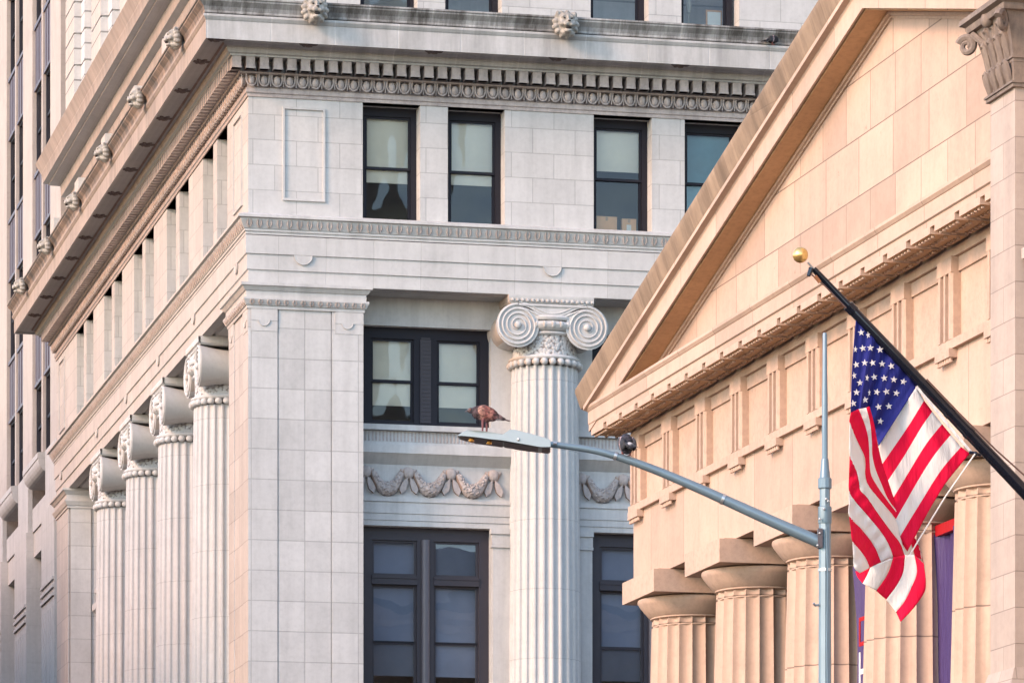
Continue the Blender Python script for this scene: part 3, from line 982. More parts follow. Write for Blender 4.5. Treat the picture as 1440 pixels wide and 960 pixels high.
# closed core and roof
mb = MB()
mb.box(2.6, 34, 2.8, LS - 0.05, 0.0, 27.95)
mb.build("interior_core", M['room'], A)
mb = MB()
for z in (17.9, 22.1, 26.4):
    mb.box(1.55, 34, 1.55, LS - 0.1, z, z + 0.3)
mb.build("floor_slab", M['room'], A)
mb = MB(); mb.box(0.4, 34, 0.4, LS - 0.1, 61.5, 62.2); mb.build("roof", M['roofing'], A)

# things on the bank's window sills
def at_A(x, y, z):
    v_ = Matrix.Rotation(TH_A, 3, 'Z') @ Vector((x, y, 0)); return (v_.x + A.location.x, v_.y + A.location.y, z)
def carton(name, w_, d_, h_, loc, rz, label, lab=None):
    m = MB(); m.box(-w_ / 2, w_ / 2, -d_ / 2, d_ / 2, 0, h_)
    m.box(-w_ / 2 - 0.006, w_ / 2 + 0.006, -d_ / 2 - 0.006, -0.004, h_ + 0.001, h_ + 0.012); m.box(-w_ / 2 - 0.006, w_ / 2 + 0.006, 0.004, d_ / 2 + 0.006, h_ + 0.001, h_ + 0.012)
    o = m.build(name, M['card'], None, loc=loc, rotz=rz); tag(o, label, "box", "cardboard boxes in the window")
    m = MB(); m.box(-w_ / 2 - 0.001, w_ / 2 + 0.001, -0.03, 0.03, h_ + 0.013, h_ + 0.016); m.box(-0.03, 0.03, -d_ / 2 - 0.003, -d_ / 2 - 0.001, h_ * 0.75, h_)
    m.build("tape", plain_tape, o)
    if lab:
        m = MB(); m.box(lab[0], lab[1], -d_ / 2 - 0.004, -d_ / 2 - 0.001, lab[2], lab[3]); m.build("paper_label", M['paper'], o)
plain_tape = plain("brown_tape", (0.5, 0.33, 0.2), 0.4)
carton("cardboard_box", 0.50, 0.16, 0.36, at_A(8.67, 0.66, AZ0 + 0.08), TH_A + R(2), "larger brown cardboard box on the window sill, left of the pair")
carton("cardboard_box", 0.34, 0.15, 0.33, at_A(9.22, 0.66, AZ0 + 0.08), TH_A - R(2), "smaller cardboard box with a white label, right of the pair on the sill", (-0.06, 0.05, 0.06, 0.2))
m = MB(); m.box(-0.2, 0.2, -0.02, 0.02, 0, 0.62); o = m.build("framed_print", plain("orange_wood_frame", (0.6, 0.3, 0.15), 0.5), None, loc=at_A(11.4, 0.98, UZ0 + 0.08), rotz=TH_A)
tag(o, "orange framed sheet of white paper leaning in the window above the cornice", "picture")
m = MB(); m.box(-0.16, 0.16, -0.026, -0.021, 0.05, 0.57); m.build("sheet", M['paper'], o)
m = MB(); m.lathe([(0.09, 0), (0.09, 0.02), (0.015, 0.04), (0.015, 0.5), (0.05, 0.52), (0.07, 0.7), (0.05, 0.85), (0.0, 0.9)], 12)
o = m.build("figurine", plain("pale_plaster", (0.4, 0.37, 0.33), 0.7), None, 50, loc=at_A(10.78, 0.98, UZ0 + 0.08)); tag(o, "slim pale ornament standing behind the glass above the cornice", "ornament")

# ================================================================== OFFICE TOWER (far left)
D = empty("office_tower", A.location.copy(), TH_A)
tag(D, "tall office tower with pale vertical piers and purple grey spandrels at the left edge", "building")
xD = 0.30
PW = 7.3
mb = MB(); mbm = MB(); mbb = MB()
wm = MB(); wm.box(0, 2.1, 0, 0.12, 0, 0.12); wm.box(0, 2.1, 0, 0.12, 2.63, 2.75); wm.box(0, 0.12, 0, 0.12, 0.12, 2.63); wm.box(1.98, 2.1, 0, 0.12, 0.12, 2.63); wm.box(0.12, 1.98, 0.03, 0.12, 1.33, 1.42)
wme = wm.mesh("window", M['navy'])
pm = MB(); pm.face([(0.12, 0.07, 0.12), (1.98, 0.07, 0.12), (1.98, 0.07, 2.63), (0.12, 0.07, 2.63)]); pme = pm.mesh("pane", M['glass'])
bm1 = MB(); bm1.face([(0.12, 0.2, 0.9), (1.98, 0.2, 0.9), (1.98, 0.2, 2.63), (0.12, 0.2, 2.63)]); bme = bm1.mesh("blind", M['blind'])
bm2 = MB(); bm2.face([(0.12, 0.2, 1.7), (1.98, 0.2, 1.7), (1.98, 0.2, 2.63), (0.12, 0.2, 2.63)]); bme2 = bm2.mesh("blind", M['blind'])
mbp = MB()
cnt = 0
sp_ = MB()
sp_.box(0.03, 0.9, 0, 2.1, 2.75, 4.8); sp_.box(-0.01, 0.9, 0, 2.1, 2.70, 2.80); sp_.box(-0.02, 0.9, 0, 2.1, 4.68, 4.80)
sp_.box(0.0, 0.1, 1.0, 1.07, 2.8, 4.7); sp_.box(0.01, 0.1, 0.45, 0.5, 2.8, 4.7); sp_.box(0.01, 0.1, 1.6, 1.65, 2.8, 4.7)
spm = sp_.mesh("spandrel_panel", M['spandrel'])
for k in range(4):
    y0 = 36.3 + k * PW           # near edge of the wide pier
    MBp = MB(); MBp.box(xD - 0.06, xD + 1.2, y0, y0 + 2.6, 21.3, 75); MBp.build("pier", M['tower'], D)
    MBp = MB(); MBp.box(xD - 0.03, xD + 1.2, y0 + 4.80, y0 + 5.12, 24.4, 75); MBp.build("mullion_pier", M['tower'], D)
    for wi, wy in enumerate((y0 + 2.66, y0 + 5.16)):
        for f_ in range(8):
            zb = 24.2 + 4.8 * f_
            o = link("spandrel_panel", spm, D, (xD, wy, zb))
            if cnt < 50:
                o = link("window", wme, D, (xD + 0.07, wy + 2.1, zb), -PI / 2)
                link("pane", pme, o)
                if (cnt * 7) % 5 < 3: link("blind", bme if cnt % 2 else bme2, o)
                cnt += 1
mb = MB()
mb.box(xD + 1.0, 30, 35.6, 70, 0, 75)
mb.build("tower_core", M['room'], D)
mb = MB(); mb.box(xD + 0.2, 30, 35.6, 70, 75, 76); mb.build("roof", M['roofing'], D)
mb = MB()
for k in range(4):
    y0 = 36.3 + k * PW
    a, b = y0 - 0.35, y0 + 2.95
    mb.box(xD - 0.30, xD + 1.2, a, b, 0.15, 21.3 + 0.9)
    mb.box(xD - 0.2, xD + 1.2, y0, y0 + 2.75, 22.2, 24.2)
    for z in (19.3, 19.55, 19.8):
        mb.box(xD - 0.36, xD - 0.2, a + 0.1, b - 0.1, z, z + 0.1)
    for q in (0.3, 0.9, 1.5, 2.1, 2.7):
        mb.box(xD - 0.315, xD - 0.29, a + q, a + q + 0.28, 0.15, 19.0)
    mb.box(xD - 0.1, xD + 1.2, b, b + 0.25, 0.15, 21.4)
    # beam between piers
    mb.box(xD - 0.05, xD + 1.2, b, y0 + PW - 0.35, 21.4, 23.0); mb.box(xD - 0.10, xD + 1.2, b, y0 + PW - 0.35, 22.2, 22.95)
    cove = [(xD - 0.40 + 0.34 * (1 - math.cos(t)), 24.0 - 0.42 * math.sin(t)) for t in [PI / 2 * q / 6 for q in range(7)]]
    mb.extrude([(xD + 1.0, 24.26), (xD - 0.30, 24.20), (xD - 0.42, 24.18), (xD - 0.42, 24.0)] + cove + [(xD + 1.0, 23.58)], lambda p, q, t: (p, t, q), b, y0 + PW - 0.35)
    for z in (17.0, 16.2):
        mb.box(xD + 0.55, xD + 1.0, b, y0 + PW - 0.35, z, z + 0.35)
base_o = mb.build("base_storey", M['tower_grey'], D)

# ================================================================== houses across the street (outside the picture, they shade the lower street)
def opposite(y0_, y1_, h, label):
    m = MB(); m.box(-46, -15, y0_, y1_, 0.1, h)
    o = m.build("street_building", plain("brown_brick", (0.15, 0.09, 0.065), 0.9), None, loc=A.location.copy(), rotz=TH_A); tag(o, label, "building")
    m = MB()
    y = y0_ + 1.5
    while y < y1_ - 2.5:
        z = 3.0
        while z < h - 3:
            m.box(-15.05, -14.96, y, y + 1.6, z, z + 2.4); z += 4.2
        y += 3.4
    m.build("window_band", M['mauve'], o)
opposite(0, 27, 21.5, "low grey stone building across the street, outside the picture on the left")
opposite(27.2, 130, 27, "tall grey stone building across the street, outside the picture on the far left")

# ================================================================== TEMPLE-FRONTED HALL (right)
TH_F = math.atan(1620 / 6400)
Fo = Vector((2.4046875, 90.0, 0))
F = empty("columned_hall", Fo, TH_F)
tag(F, "warm tan marble hall with a temple front, doric columns and a broad pediment", "building")
FW = 33.1                      # the front runs from y=0 (far corner) to y=-FW+0.56
YN = -32.54
FP = [(0, YN), (0, 0), (38, 0)]
mb = MB(); mb.sweep(FP, [(-1.55, 13.2), (0, 13.2), (0, 14.60), (-1.55, 14.60)])
mb.build("architrave", M['fed_band'], F)
mb = MB(); mb.sweep(FP, [(-1.55, 14.60), (0.09, 14.60), (0.09, 14.745), (-1.55, 14.745)])
tae = mb.build("taenia", M['fed'], F)
mb = MB(); mb.sweep(FP, [(-1.55, 14.745), (-0.06, 14.745), (-0.06, 16.20), (-1.55, 16.20)])
mb.sweep(FP, [(-1.55, 15.82), (-0.02, 15.82), (-0.02, 16.05), (-1.55, 16.05)]); mb.sweep(FP, [(-1.55, 16.05), (0.05, 16.052), (0.05, 16.2), (-1.55, 16.2)])
fri = mb.build("frieze", M['fed'], F)
TP = 2.26
trig = []
k = 0
tri_poly = [(0.0, 0.0)]
def tri_outline():
    W_ = 0.68
    pts = [(0, 0.045), (0.05, 0.0)]
    for a in (0.15, 0.385):
        pts += [(a, 0.0), (a + 0.012, 0.20), (a + 0.143, 0.20), (a + 0.155, 0.0)]
    pts += [(W_ - 0.05, 0.0), (W_, 0.045)]
    return pts
tm = MB()
to = tri_outline()
tm.grid([[(d_ - 0.07, -u, 14.748) for u, d_ in to], [(d_ - 0.07, -u, 15.80) for u, d_ in to]])
tm.box(-0.075, 0.06, -0.68, 0.0, 15.80, 16.05)
tm.box(0.132, 0.16, -0.68, 0.0, 14.748, 15.80)
tm.face([(-0.04, 0, 14.748), (0.16, 0, 14.748), (0.16, 0, 15.8), (-0.04, 0, 15.8)]); tm.face([(-0.04, -0.68, 14.748), (0.16, -0.68, 14.748), (0.16, -0.68, 15.8), (-0.04, -0.68, 15.8)])
tme = tm.mesh("triglyph", M['fed'])
rg = MB(); rg.box(-0.14, 0.0, -0.68, 0.0, 14.46, 14.598)
for i in range(6):
    rg.lathe([(0.035, 14.385), (0.027, 14.459)], 8, (-0.09, -0.06 - i * 0.112))
rge = rg.mesh("regula", M['fed'], 40)
NT = 15
for k in range(NT):
    y = -0.06 - TP * k
    o = link("triglyph", tme, F, (-0.03, y, 0)); link("regula", rge, F, (-0.002, y, 0))
# horizontal cornice
CP = [(0, YN), (0, -0.19 + 0.0), (0, 0), (38, 0)]
CP = [(0, YN), (0, 0), (38, 0)]
ch = MB()
ch.sweep(CP, [(-1.0, 16.20), (0.02, 16.20), (0.03, 16.36), (0.66, 16.35), (0.66, 16.33), (0.70, 16.33), (0.70, 16.44), (0.735, 16.46), (0.735, 16.70), (0.75, 16.71), (0.79, 16.76), (0.79, 16.81), (0.0, 16.88), (-1.0, 16.88)])
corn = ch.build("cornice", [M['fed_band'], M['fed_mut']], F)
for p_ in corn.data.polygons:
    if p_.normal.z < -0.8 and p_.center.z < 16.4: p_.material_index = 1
mm = MB(); mm.box(-0.702, -0.08, -0.92, 0.0, 16.225, 16.345)
gg = MB()
for i in range(6):
    for j in range(3):
        gg.lathe([(0.036, 16.185), (0.030, 16.224)], 8, (-0.62 + j * 0.21, -0.085 - i * 0.15))
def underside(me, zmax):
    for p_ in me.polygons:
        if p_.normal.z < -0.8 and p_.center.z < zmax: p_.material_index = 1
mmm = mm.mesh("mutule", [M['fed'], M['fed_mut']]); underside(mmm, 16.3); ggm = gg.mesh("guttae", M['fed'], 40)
for k in range(2 * NT):
    y = 0.62 - TP / 2 * k
    o = link("mutule", mmm, F, (0, y, 0)); link("guttae", ggm, o)

# pediment
SL = 0.2487
YA, YE = -16.27, 0.56
def zl(y):                      # underside of the raking corona
    yy = y if y >= YA else 2 * YA - y
    return 16.84 + SL * (-1.39 - yy)
mb = MB()
mb.face([(-0.2, YE - 0.3, 16.86), (-0.2, 2 * YA - YE + 0.3, 16.86), (-0.2, YA, zl(YA) + 0.3)])
mb.face([(0.8, YE - 0.3, 16.86), (0.8, 2 * YA - YE + 0.3, 16.86), (0.8, YA, zl(YA) + 0.3)])
mb.build("tympanum", M['fed_wall'], F)
def rake(prof, mat, name, y_end, smooth=None):
    """prof: closed outline of (projection, height above the raking line)"""
    m = MB()
    rows = []
    for y in (y_end, YA, 2 * YA - y_end):
        rows.append([(-p, y, zl(y) + h) for p, h in prof])
    m.grid(rows, closed=True); m.face(rows[0]); m.face(rows[-1][::-1])
    return m.build(name, mat, F, smooth)
rake([(0.18, 0.03), (0.18, -0.02), (0.655, -0.02), (0.655, 0.03)], M['fed_soffit'], "raking_soffit", YE - 0.9)
rk = rake([(-0.6, 0.04), (0.66, 0.04), (0.66, 0.05), (0.68, 0.05), (0.68, 0.0), (0.72, 0.0), (0.72, 0.36), (0.74, 0.40), (0.84, 0.42), (0.84, 0.50), (0.3, 0.55), (-0.6, 0.55)], M['fed_band'], "raking_cornice", YE + 0.17)
rake([(0.17, -0.13), (0.235, -0.13), (0.235, -0.09), (0.28, -0.085), (0.28, -0.025), (0.17, -0.025)], M['fed'], "raking_moulding", YE - 1.3)
rake([(0.3, 0.555), (0.83, 0.515), (0.86, 0.58), (0.93, 0.78), (0.955, 0.84), (0.955, 0.90), (0.3, 0.95)], M['fed_stain'], "roof_gutter", YE + 0.36, 30)
mb = MB()
mb.face([(-0.6, YE + 0.3, zl(YE + 0.3) + 0.93), (38, YE + 0.3, zl(YE + 0.3) + 0.93), (38, YA, zl(YA) + 0.93), (-0.6, YA, zl(YA) + 0.93)])
yb = 2 * YA - YE - 0.3
mb.face([(-0.6, yb, zl(yb) + 0.93), (38, yb, zl(yb) + 0.93), (38, YA, zl(YA) + 0.93), (-0.6, YA, zl(YA) + 0.93)])
mb.build("roof", M['roofing'], F)
# doric columns
def doric():
    n_fl, sub = 20, 6
    def fl(r_, a, z):
        u = (a / (2 * PI) * n_fl) % 1.0
        return r_ - 0.075 * math.sin(PI * u) ** 0.75 * (r_ / 0.9)
    m = MB(); m.lathe([(1.02, 3.2), (0.96, 6.0), (0.88, 9.5), (0.815, 12.19)], n_fl * sub, rad=fl)
    m.lathe([(0.79, 12.19), (0.79, 12.215)], 40)
    m.lathe([(0.815, 12.215), (0.805, 12.34)], n_fl * sub, rad=fl)
    c = m.build("column", M['fed_shaft'], F, 25)
    m = MB(); m.lathe([(0.80, 12.33), (0.84, 12.345), (0.84, 12.37), (0.87, 12.385), (0.97, 12.50), (1.05, 12.60), (1.09, 12.67), (1.085, 12.715), (1.03, 12.735), (0.5, 12.74)], 48)
    m.build("echinus", M['fed'], c, 40)
    m = MB(); m.box(-1.125, 1.125, -1.125, 1.125, 12.745, 13.175); m.box(-1.0, 1.0, -1.0, 1.0, 13.17, 13.205)
    m.build("abacus", M['fed'], c)
    return c
dc = doric(); dc.location = (0.775, -1.55, 0)
for k in range(1, 8):
    copy_tree(dc, F, (0.775, -1.55 - 4.35 * k, 0))
# portico interior, cella, platform
mb = MB()
mb.box(8.6, 9.2, YN, -0.1, 3.0, 14.7)
for k in range(8):
    y = -1.55 - 4.35 * k
    mb.box(8.3, 8.6, y - 0.75, y + 0.75, 3.0, 12.6); mb.box(8.2, 8.6, y - 0.9, y + 0.9, 12.6, 13.2)
mb.box(8.3, 8.6, YN, -0.1, 13.2, 14.6)
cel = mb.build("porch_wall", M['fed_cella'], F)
mb = MB(); mb.box(1.5, 9.0, YN, -0.1, 14.6, 15.0)
for k in range(8):
    mb.box(1.5, 8.4, -1.55 - 4.35 * k - 0.45, -1.55 - 4.35 * k + 0.45, 13.9, 14.61)
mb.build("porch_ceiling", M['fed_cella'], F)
mb = MB()
mb.box(-1.0, 38, YN - 0.2, 0.4, 0.0, 3.2)
for i in range(16):
    mb.box(-1.0 - 0.36 * (16 - i), -0.9 - 0.36 * (15 - i), -30, -3, 0.0, 0.2 * (i) + 0.0 + 0.1)
mb.build("steps", M['paving'], F)
mb = MB(); mb.box(9.2, 38, YN, -0.15, 0.1, 16.2)
mb.build("rear_hall", M['fed_wall'], F)

# banners hanging between the columns
def banner(yc, w_, label):
    P = F.matrix_basis if False else (Matrix.Translation(Fo) @ Matrix.Rotation(TH_F, 4, 'Z'))
    root = empty("banner", P @ Vector((0.9, yc, 5.6)), TH_F); tag(root, label, "banner", "purple banners between the columns")
    m = MB()
    ny, nz = 16, 40
    rows = []
    for i in range(nz + 1):
        z = 0.0 + 6.55 * i / nz
        f_ = i / nz
        rows.append([(0.07 * math.sin(j * 0.9 + f_ * 2.2) + 0.05 * f_ ** 6 * math.sin(j * 2.3) + 0.02 * math.sin(z * 2 + j), -w_ / 2 + w_ * j / ny, z) for j in range(ny + 1)])
    m.grid(rows); m.build("cloth", M['banner'], root, 60)
    m = MB(); m.box(-0.05, 0.05, -w_ / 2 - 0.03, w_ / 2 + 0.03, 6.52, 6.70); m.build("red_header", M['banner_red'], root)
    return root
def bar(m, pts, th, x=-0.11):
    m.extrude(pts, lambda p, q, t: (t, p, q), x, x + 0.015)
b1 = banner(-12.4, 2.3, "purple banner behind the flag, with a red square and white letter H")
m = MB()      # far edge of the banner is +y; letters read towards -y
def rect(m, a, b, c, d): bar(m, [(a, c), (b, c), (b, d), (a, d)], 0)
rect(m, 0.74, 0.80, 4.30, 5.02); rect(m, 0.28, 0.34, 4.30, 5.02)
m2 = MB(); rect(m2, 0.40, 0.80, 5.55, 5.62); rect(m2, 0.40, 0.80, 5.12, 5.19); rect(m2, 0.74, 0.80, 5.19, 5.55); rect(m2, 0.40, 0.46, 5.19, 5.55)
rect(m, 0.34, 0.74, 4.63, 4.72)
m.build("letter", M['banner_white'], b1); m2.build("red_square", M['banner_red'], b1)
b2 = banner(-16.85, 3.1, "purple banner with a red top edge, hanging right of the flag")
m = MB(); rect(m, 0.10, 0.50, 4.05, 4.2); rect(m, 0.18, 0.5, 4.4, 4.5); rect(m, 0.05, 0.4, 2.9, 3.0); m.build("letter", M['banner_white'], b2)
m = MB(); rect(m, 0.1, 0.45, 4.75, 4.95); m.build("red_square", M['banner_red'], b2)

# ================================================================== PILASTERED BUILDING (right edge)
G = empty("pilastered_building", Fo, TH_F)
tag(G, "buff limestone building at the right edge with a corinthian pilaster", "building")
XC = -5.2
y1, y0 = -34.45, -35.30
mb = MB()
mb.box(XC, XC + 0.9, y0, y1, 0.1, 14.62)
pil = mb.build("pilaster", M['c_stone'], G)
mb = MB()
mb.box(XC + 0.32, XC + 14, -60, y1 - 0.05, 0.1, 95)
for k in range(34):
    z = 4 + 0.433 * k
    mb.box(XC + 0.27, XC + 0.4, -60, y0 - 0.02, z + 0.02, z + 0.413)
mb.build("wall", M['c_stone'], G)
# capital
cm = MB()
zb, zt = 14.62, 15.62
for z, o_ in ((14.62, 0.045), (14.92, 0.04)):
    cm.box(XC - o_, XC + 0.5, y0 - o_, y1 + o_, z, z + 0.045); cm.box(XC - o_ - 0.02, XC + 0.5, y0 - o_ - 0.02, y1 + o_ + 0.02, z + 0.045, z + 0.07)
rows = []
for i in range(6):
    f_ = i / 5
    o_ = 0.02 + 0.14 * f_ ** 2
    z = 14.66 + (15.5 - 14.66) * f_
    rows.append([(XC - o_, y1 + o_, z), (XC - o_, y0 - o_, z), (XC + 0.5, y0 - o_, z), (XC + 0.5, y1 + o_, z)])
cm.grid(rows, closed=True)
rnd = random.Random(5)
def acanthus(yc, z, h, out, wd):
    """a leaf on the street face curling forward at its tip"""
    for s_ in (-1, 0, 1):
        path = [(XC - 0.02 - out * 0.15, yc + s_ * wd * 0.25, z), (XC - 0.05 - out * 0.3, yc + s_ * wd * 0.4, z + h * 0.5), (XC - 0.06 - out * 0.6, yc + s_ * wd * 0.38, z + h * 0.85), (XC - 0.05 - out, yc + s_ * wd * 0.2, z + h * (0.98 if s_ == 0 else 0.9)), (XC - 0.06 - out * 1.1, yc + s_ * wd * 0.15, z + h * 0.86)]
        cm.tube(path, [0.03, 0.04, 0.036, 0.03, 0.016], 6)
for i in range(4):
    acanthus(y0 + 0.10 + 0.22 * i, 14.70, 0.26, 0.06, 0.10)
for i in range(4):
    acanthus(y0 + 0.10 + 0.22 * i, 14.99, 0.32, 0.09, 0.11)
for i in range(3):
    acanthus(y0 + 0.21 + 0.22 * i, 15.18, 0.28, 0.10, 0.09)
def scroll(cx, cy, cz, r_, dirx, diry, s_):
    pts, rad = [], []
    for k in range(40):
        t = k / 39
        rr = r_ * (1 - 0.82 * t)
        a = PI * 0.9 - 2 * PI * 1.6 * t
        pts.append((cx + dirx * rr * math.cos(a) * s_, cy + diry * rr * math.cos(a) * s_, cz + rr * math.sin(a))); rad.append(0.05 - 0.025 * t)
    cm.tube(pts, rad, 7)
for (cx, cy, dx, dy) in ((XC - 0.24, y1 + 0.17, -0.70, 0.70), (XC - 0.26, y0 - 0.24, -0.70, -0.70)):
    scroll(cx, cy, 15.34, 0.12, dx, dy, -1)
    cm.tube([(XC - 0.02, (y0 + y1) / 2 + (cy - (y0 + y1) / 2) * 0.35, 15.05), (XC - 0.10, (y0 + y1) / 2 + (cy - (y0 + y1) / 2) * 0.55, 15.3), (XC - 0.2, (y0 + y1) / 2 + (cy - (y0 + y1) / 2) * 0.85, 15.46)], [0.03, 0.04, 0.045], 6)
cm.ball((XC - 0.2, (y0 + y1) / 2, 15.52), (0.08, 0.1, 0.1), 8, 6)
ab = [(-0.14, 15.50), (0.22, 15.50), (0.24, 15.54), (0.24, 15.57), (0.30, 15.60), (0.30, 15.66), (-0.14, 15.66)]
cm.sweep([(XC + 0.6, y0), (XC, y0), (XC, y1), (XC + 0.6, y1)][::1], [(o_, z) for o_, z in ab])
cm.build("capital", M['c_carved'], G, 45)
mb = MB()
mb.box(XC - 0.02, XC + 1, -60, y1 + 0.0, 15.67, 15.95); mb.box(XC - 0.07, XC + 1, -60, y1 + 0.04, 15.953, 16.3); mb.box(XC - 0.12, XC + 1, -60, y1 + 0.08, 16.303, 16.5)
mb.extrude([(XC - 0.12, 16.5), (XC - 0.3, 16.7), (XC - 0.3, 16.78), (XC + 1, 16.78), (XC + 1, 16.5)], lambda p, q, t: (p, t, q), -60, y1 + 0.1)
mb.build("entablature", M['c_stone'], G)
mb = MB()          # base moulding and window hood
mb.sweep([(XC + 0.5, y0), (XC, y0), (XC, y1), (XC + 0.5, y1)], [(-0.1, 7.2), (0.1, 7.2), (0.10, 7.45), (0.06, 7.55), (0.02, 7.68), (-0.1, 7.7)])
mb.box(XC + 0.05, XC + 0.5, -37.6, y0 - 0.08, 12.55, 12.68); mb.box(XC + 0.12, XC + 0.5, -37.5, y0 - 0.12, 12.30, 12.548); mb.box(XC + 0.18, XC + 0.5, -37.3, y0 - 0.2, 12.05, 12.298)
mb.build("moulding", M['c_stone'], G)

# ================================================================== FLAG AND POLE
YP = -38.33
FINV = Matrix.Translation(Fo) @ Matrix.Rotation(TH_F, 4, 'Z')
ca, sa = math.cos(TH_F), math.sin(TH_F)
def pp(u, v_, dy=0.0):
    """photo position -> hall-aligned coordinates (x, y, z) on the upright plane that holds the pole"""
    rx, rz = (u - 720) / FPX, (HORIZON - v_) / FPX
    num = YP + dy - (-(Fo.x) * -sa + -(Fo.y) * ca)
    t = num / (rx * -sa + ca)
    X, Y = rx * t, t
    return Vector(((X - Fo.x) * ca + (Y - Fo.y) * sa, YP + dy, EYE + rz * t))
base = pp(1560, 817)
pole = empty("flag_pole", FINV @ base, TH_F)
tag(pole, "slanting black flag pole with a gold ball tip, fixed to the pilastered building", "flag pole")
def lp(u, v_, dy=0.0):
    return pp(u, v_, dy) - base
a_, b_ = lp(1144, 378), lp(1560, 817)
m = MB()
def along(t): return a_ + (b_ - a_) * t
m.tube([along(t) for t in (0, 0.02, 0.12, 0.13, 0.3, 0.6, 1.0)], [0.032, 0.036, 0.041, 0.056, 0.061, 0.070, 0.078], 16)
m.build("shaft", M['black_pole'], pole, 40)
m = MB(); m.tube([along(0.115), along(0.135)], 0.064, 14); m.tube([along(0.45), along(0.462)], 0.072, 14); m.tube([along(0.515), along(0.527)], 0.074, 14)
m.build("collar", M['black_pole'], pole, 40)
m = MB(); m.tube([lp(1136, 369), lp(1145, 379)], 0.012, 8); m.build("spindle", M['bolt'], pole)
m = MB(); c = lp(1125.5, 358.5); m.ball(c, (0.088, 0.088, 0.088), 24, 16); m.build("ball_finial", M['gold'], pole, 80)
m = MB(); m.tube([lp(1141, 377, -0.05), lp(1137, 388, -0.05)], [0.03, 0.022], 8); m.build("truck", M['black_pole'], pole)
m = MB(); m.tube([lp(1146, 388, -0.07), lp(1153, 397, -0.07)], 0.022, 8); m.build("clip", M['brass'], pole)
m = MB(); m.tube([lp(1140, 385, -0.07), lp(1160, 402, -0.08), lp(1190, 433, -0.07)], 0.008, 6)
m.tube([lp(1303, 533, -0.05), lp(1350, 582, -0.08), lp(1400, 632, -0.09), lp(1445, 672, -0.08), lp(1540, 770, -0.05)], 0.010, 6); m.build("halyard", M['rope_dark'], pole)
m = MB(); m.tube([lp(1371, 638, -0.09), lp(1330, 697, -0.06), lp(1290, 762, 0.0), lp(1250, 830, 0.08)], 0.009, 6); m.build("tie_rope", M['rope'], pole)
m = MB(); m.tube([lp(1363, 636, -0.02), lp(1371, 637, -0.05), lp(1379, 640, -0.05)], 0.02, 6); m.ball(lp(1372, 638, -0.06), (0.03, 0.03, 0.03), 8, 6); m.build("shackle", M['black_pole'], pole)
m = MB(); m.box(b_.x - 0.02, b_.x + 0.06, -0.2, 0.2, b_.z - 0.25, b_.z + 0.2); m.tube([b_ + Vector((-0.3, 0, 0.27)), b_ + Vector((0.02, 0, -0.02))], 0.12, 12); m.build("socket", M['black_pole'], pole, 40)

flag = empty("flag", FINV @ base, TH_F)
tag(flag, "red, white and blue stars and stripes flag hanging in folds from the slanting pole", "flag")
def resample(pts, n_):
    P = [Vector((p[0], p[1], 0)) for p in pts]
    # smooth catmull-rom then even spacing
    dense = []
    for i in range(len(P) - 1):
        p0, p1, p2, p3 = P[max(i - 1, 0)], P[i], P[i + 1], P[min(i + 2, len(P) - 1)]
        for k in range(12):
            t = k / 12
            dense.append(0.5 * ((2 * p1) + (p2 - p0) * t + (2 * p0 - 5 * p1 + 4 * p2 - p3) * t * t + (3 * p1 - p0 - 3 * p2 + p3) * t ** 3))
    dense.append(P[-1])
    L = [0]
    for q, r_ in zip(dense, dense[1:]): L.append(L[-1] + (r_ - q).length)
    out = []; j = 0
    for k in range(n_):
        s_ = L[-1] * k / (n_ - 1)
        while j < len(L) - 2 and L[j + 1] < s_: j += 1
        d_ = (L[j + 1] - L[j]) or 1
        out.append(dense[j].lerp(dense[j + 1], (s_ - L[j]) / d_))
    return out
def dep_right(u, v_):           # cloth falling straight from the pole; turned towards the street
    k = (u - 1235) / 130.0
    return 0.10 - 0.14 * k + 0.045 * math.sin((u - v_ * 0.35) * 0.085) + 0.012 * math.sin((u * 1.0 - 0.5 * v_) * 0.23)
def dep_left(u, v_):            # the fly, folded over in front
    k = (u - 1195) / 60.0
    return -0.48 + 0.42 * k + 0.07 * math.sin((u - 0.45 * (v_ - 600)) * 0.11 + 0.8) + 0.012 * math.sin((u + v_) * 0.25)
def dep_flap(u, v_):
    k = (v_ - 790) / 70.0
    return -0.22 + 0.10 * k + 0.05 * math.sin((u + v_ * 0.4) * 0.08) - 0.05 * (u - 1250) / 50.0
fl = MB()
WHITE, RED, BLUE = 0, 1, 2
def strip(c0, c1, mi, dep, n_=26, w_=7):
    A0, A1 = resample(c0, n_), resample(c1, n_)
    rows = []
    for p, q in zip(A0, A1):
        row = []
        for k in range(w_):
            t = k / (w_ - 1)
            r_ = p.lerp(q, t)
            row.append(lp(r_.x, r_.y, dep(r_.x, r_.y)))
        rows.append(row)
    fl.grid(rows, mi)
# part 1: stripes falling from the hoist (pole side) down to the left, behind the folded fly
Rb = [
 [(1289, 543), (1271, 571), (1253, 599), (1235.5, 627), (1226, 642)],
 [(1299.4, 563), (1278, 598), (1258, 627), (1241, 652), (1230, 670)],
 [(1311, 578.4), (1296, 600), (1272, 640), (1249, 675), (1238, 693)],
 [(1324.7, 596), (1302.5, 624), (1279.5, 661), (1256.6, 699), (1245, 718)],
 [(1337, 611), (1315, 638), (1293, 672), (1271, 710), (1255, 738)],
 [(1351.5, 628), (1324, 660), (1296, 704), (1275, 738), (1264, 757)],
 [(1364, 637.5), (1333, 675), (1315, 703), (1301, 727.5), (1285, 758), (1276, 775)],
]
for i in range(6):
    strip(Rb[i], Rb[i + 1], RED if i % 2 else WHITE, dep_right)
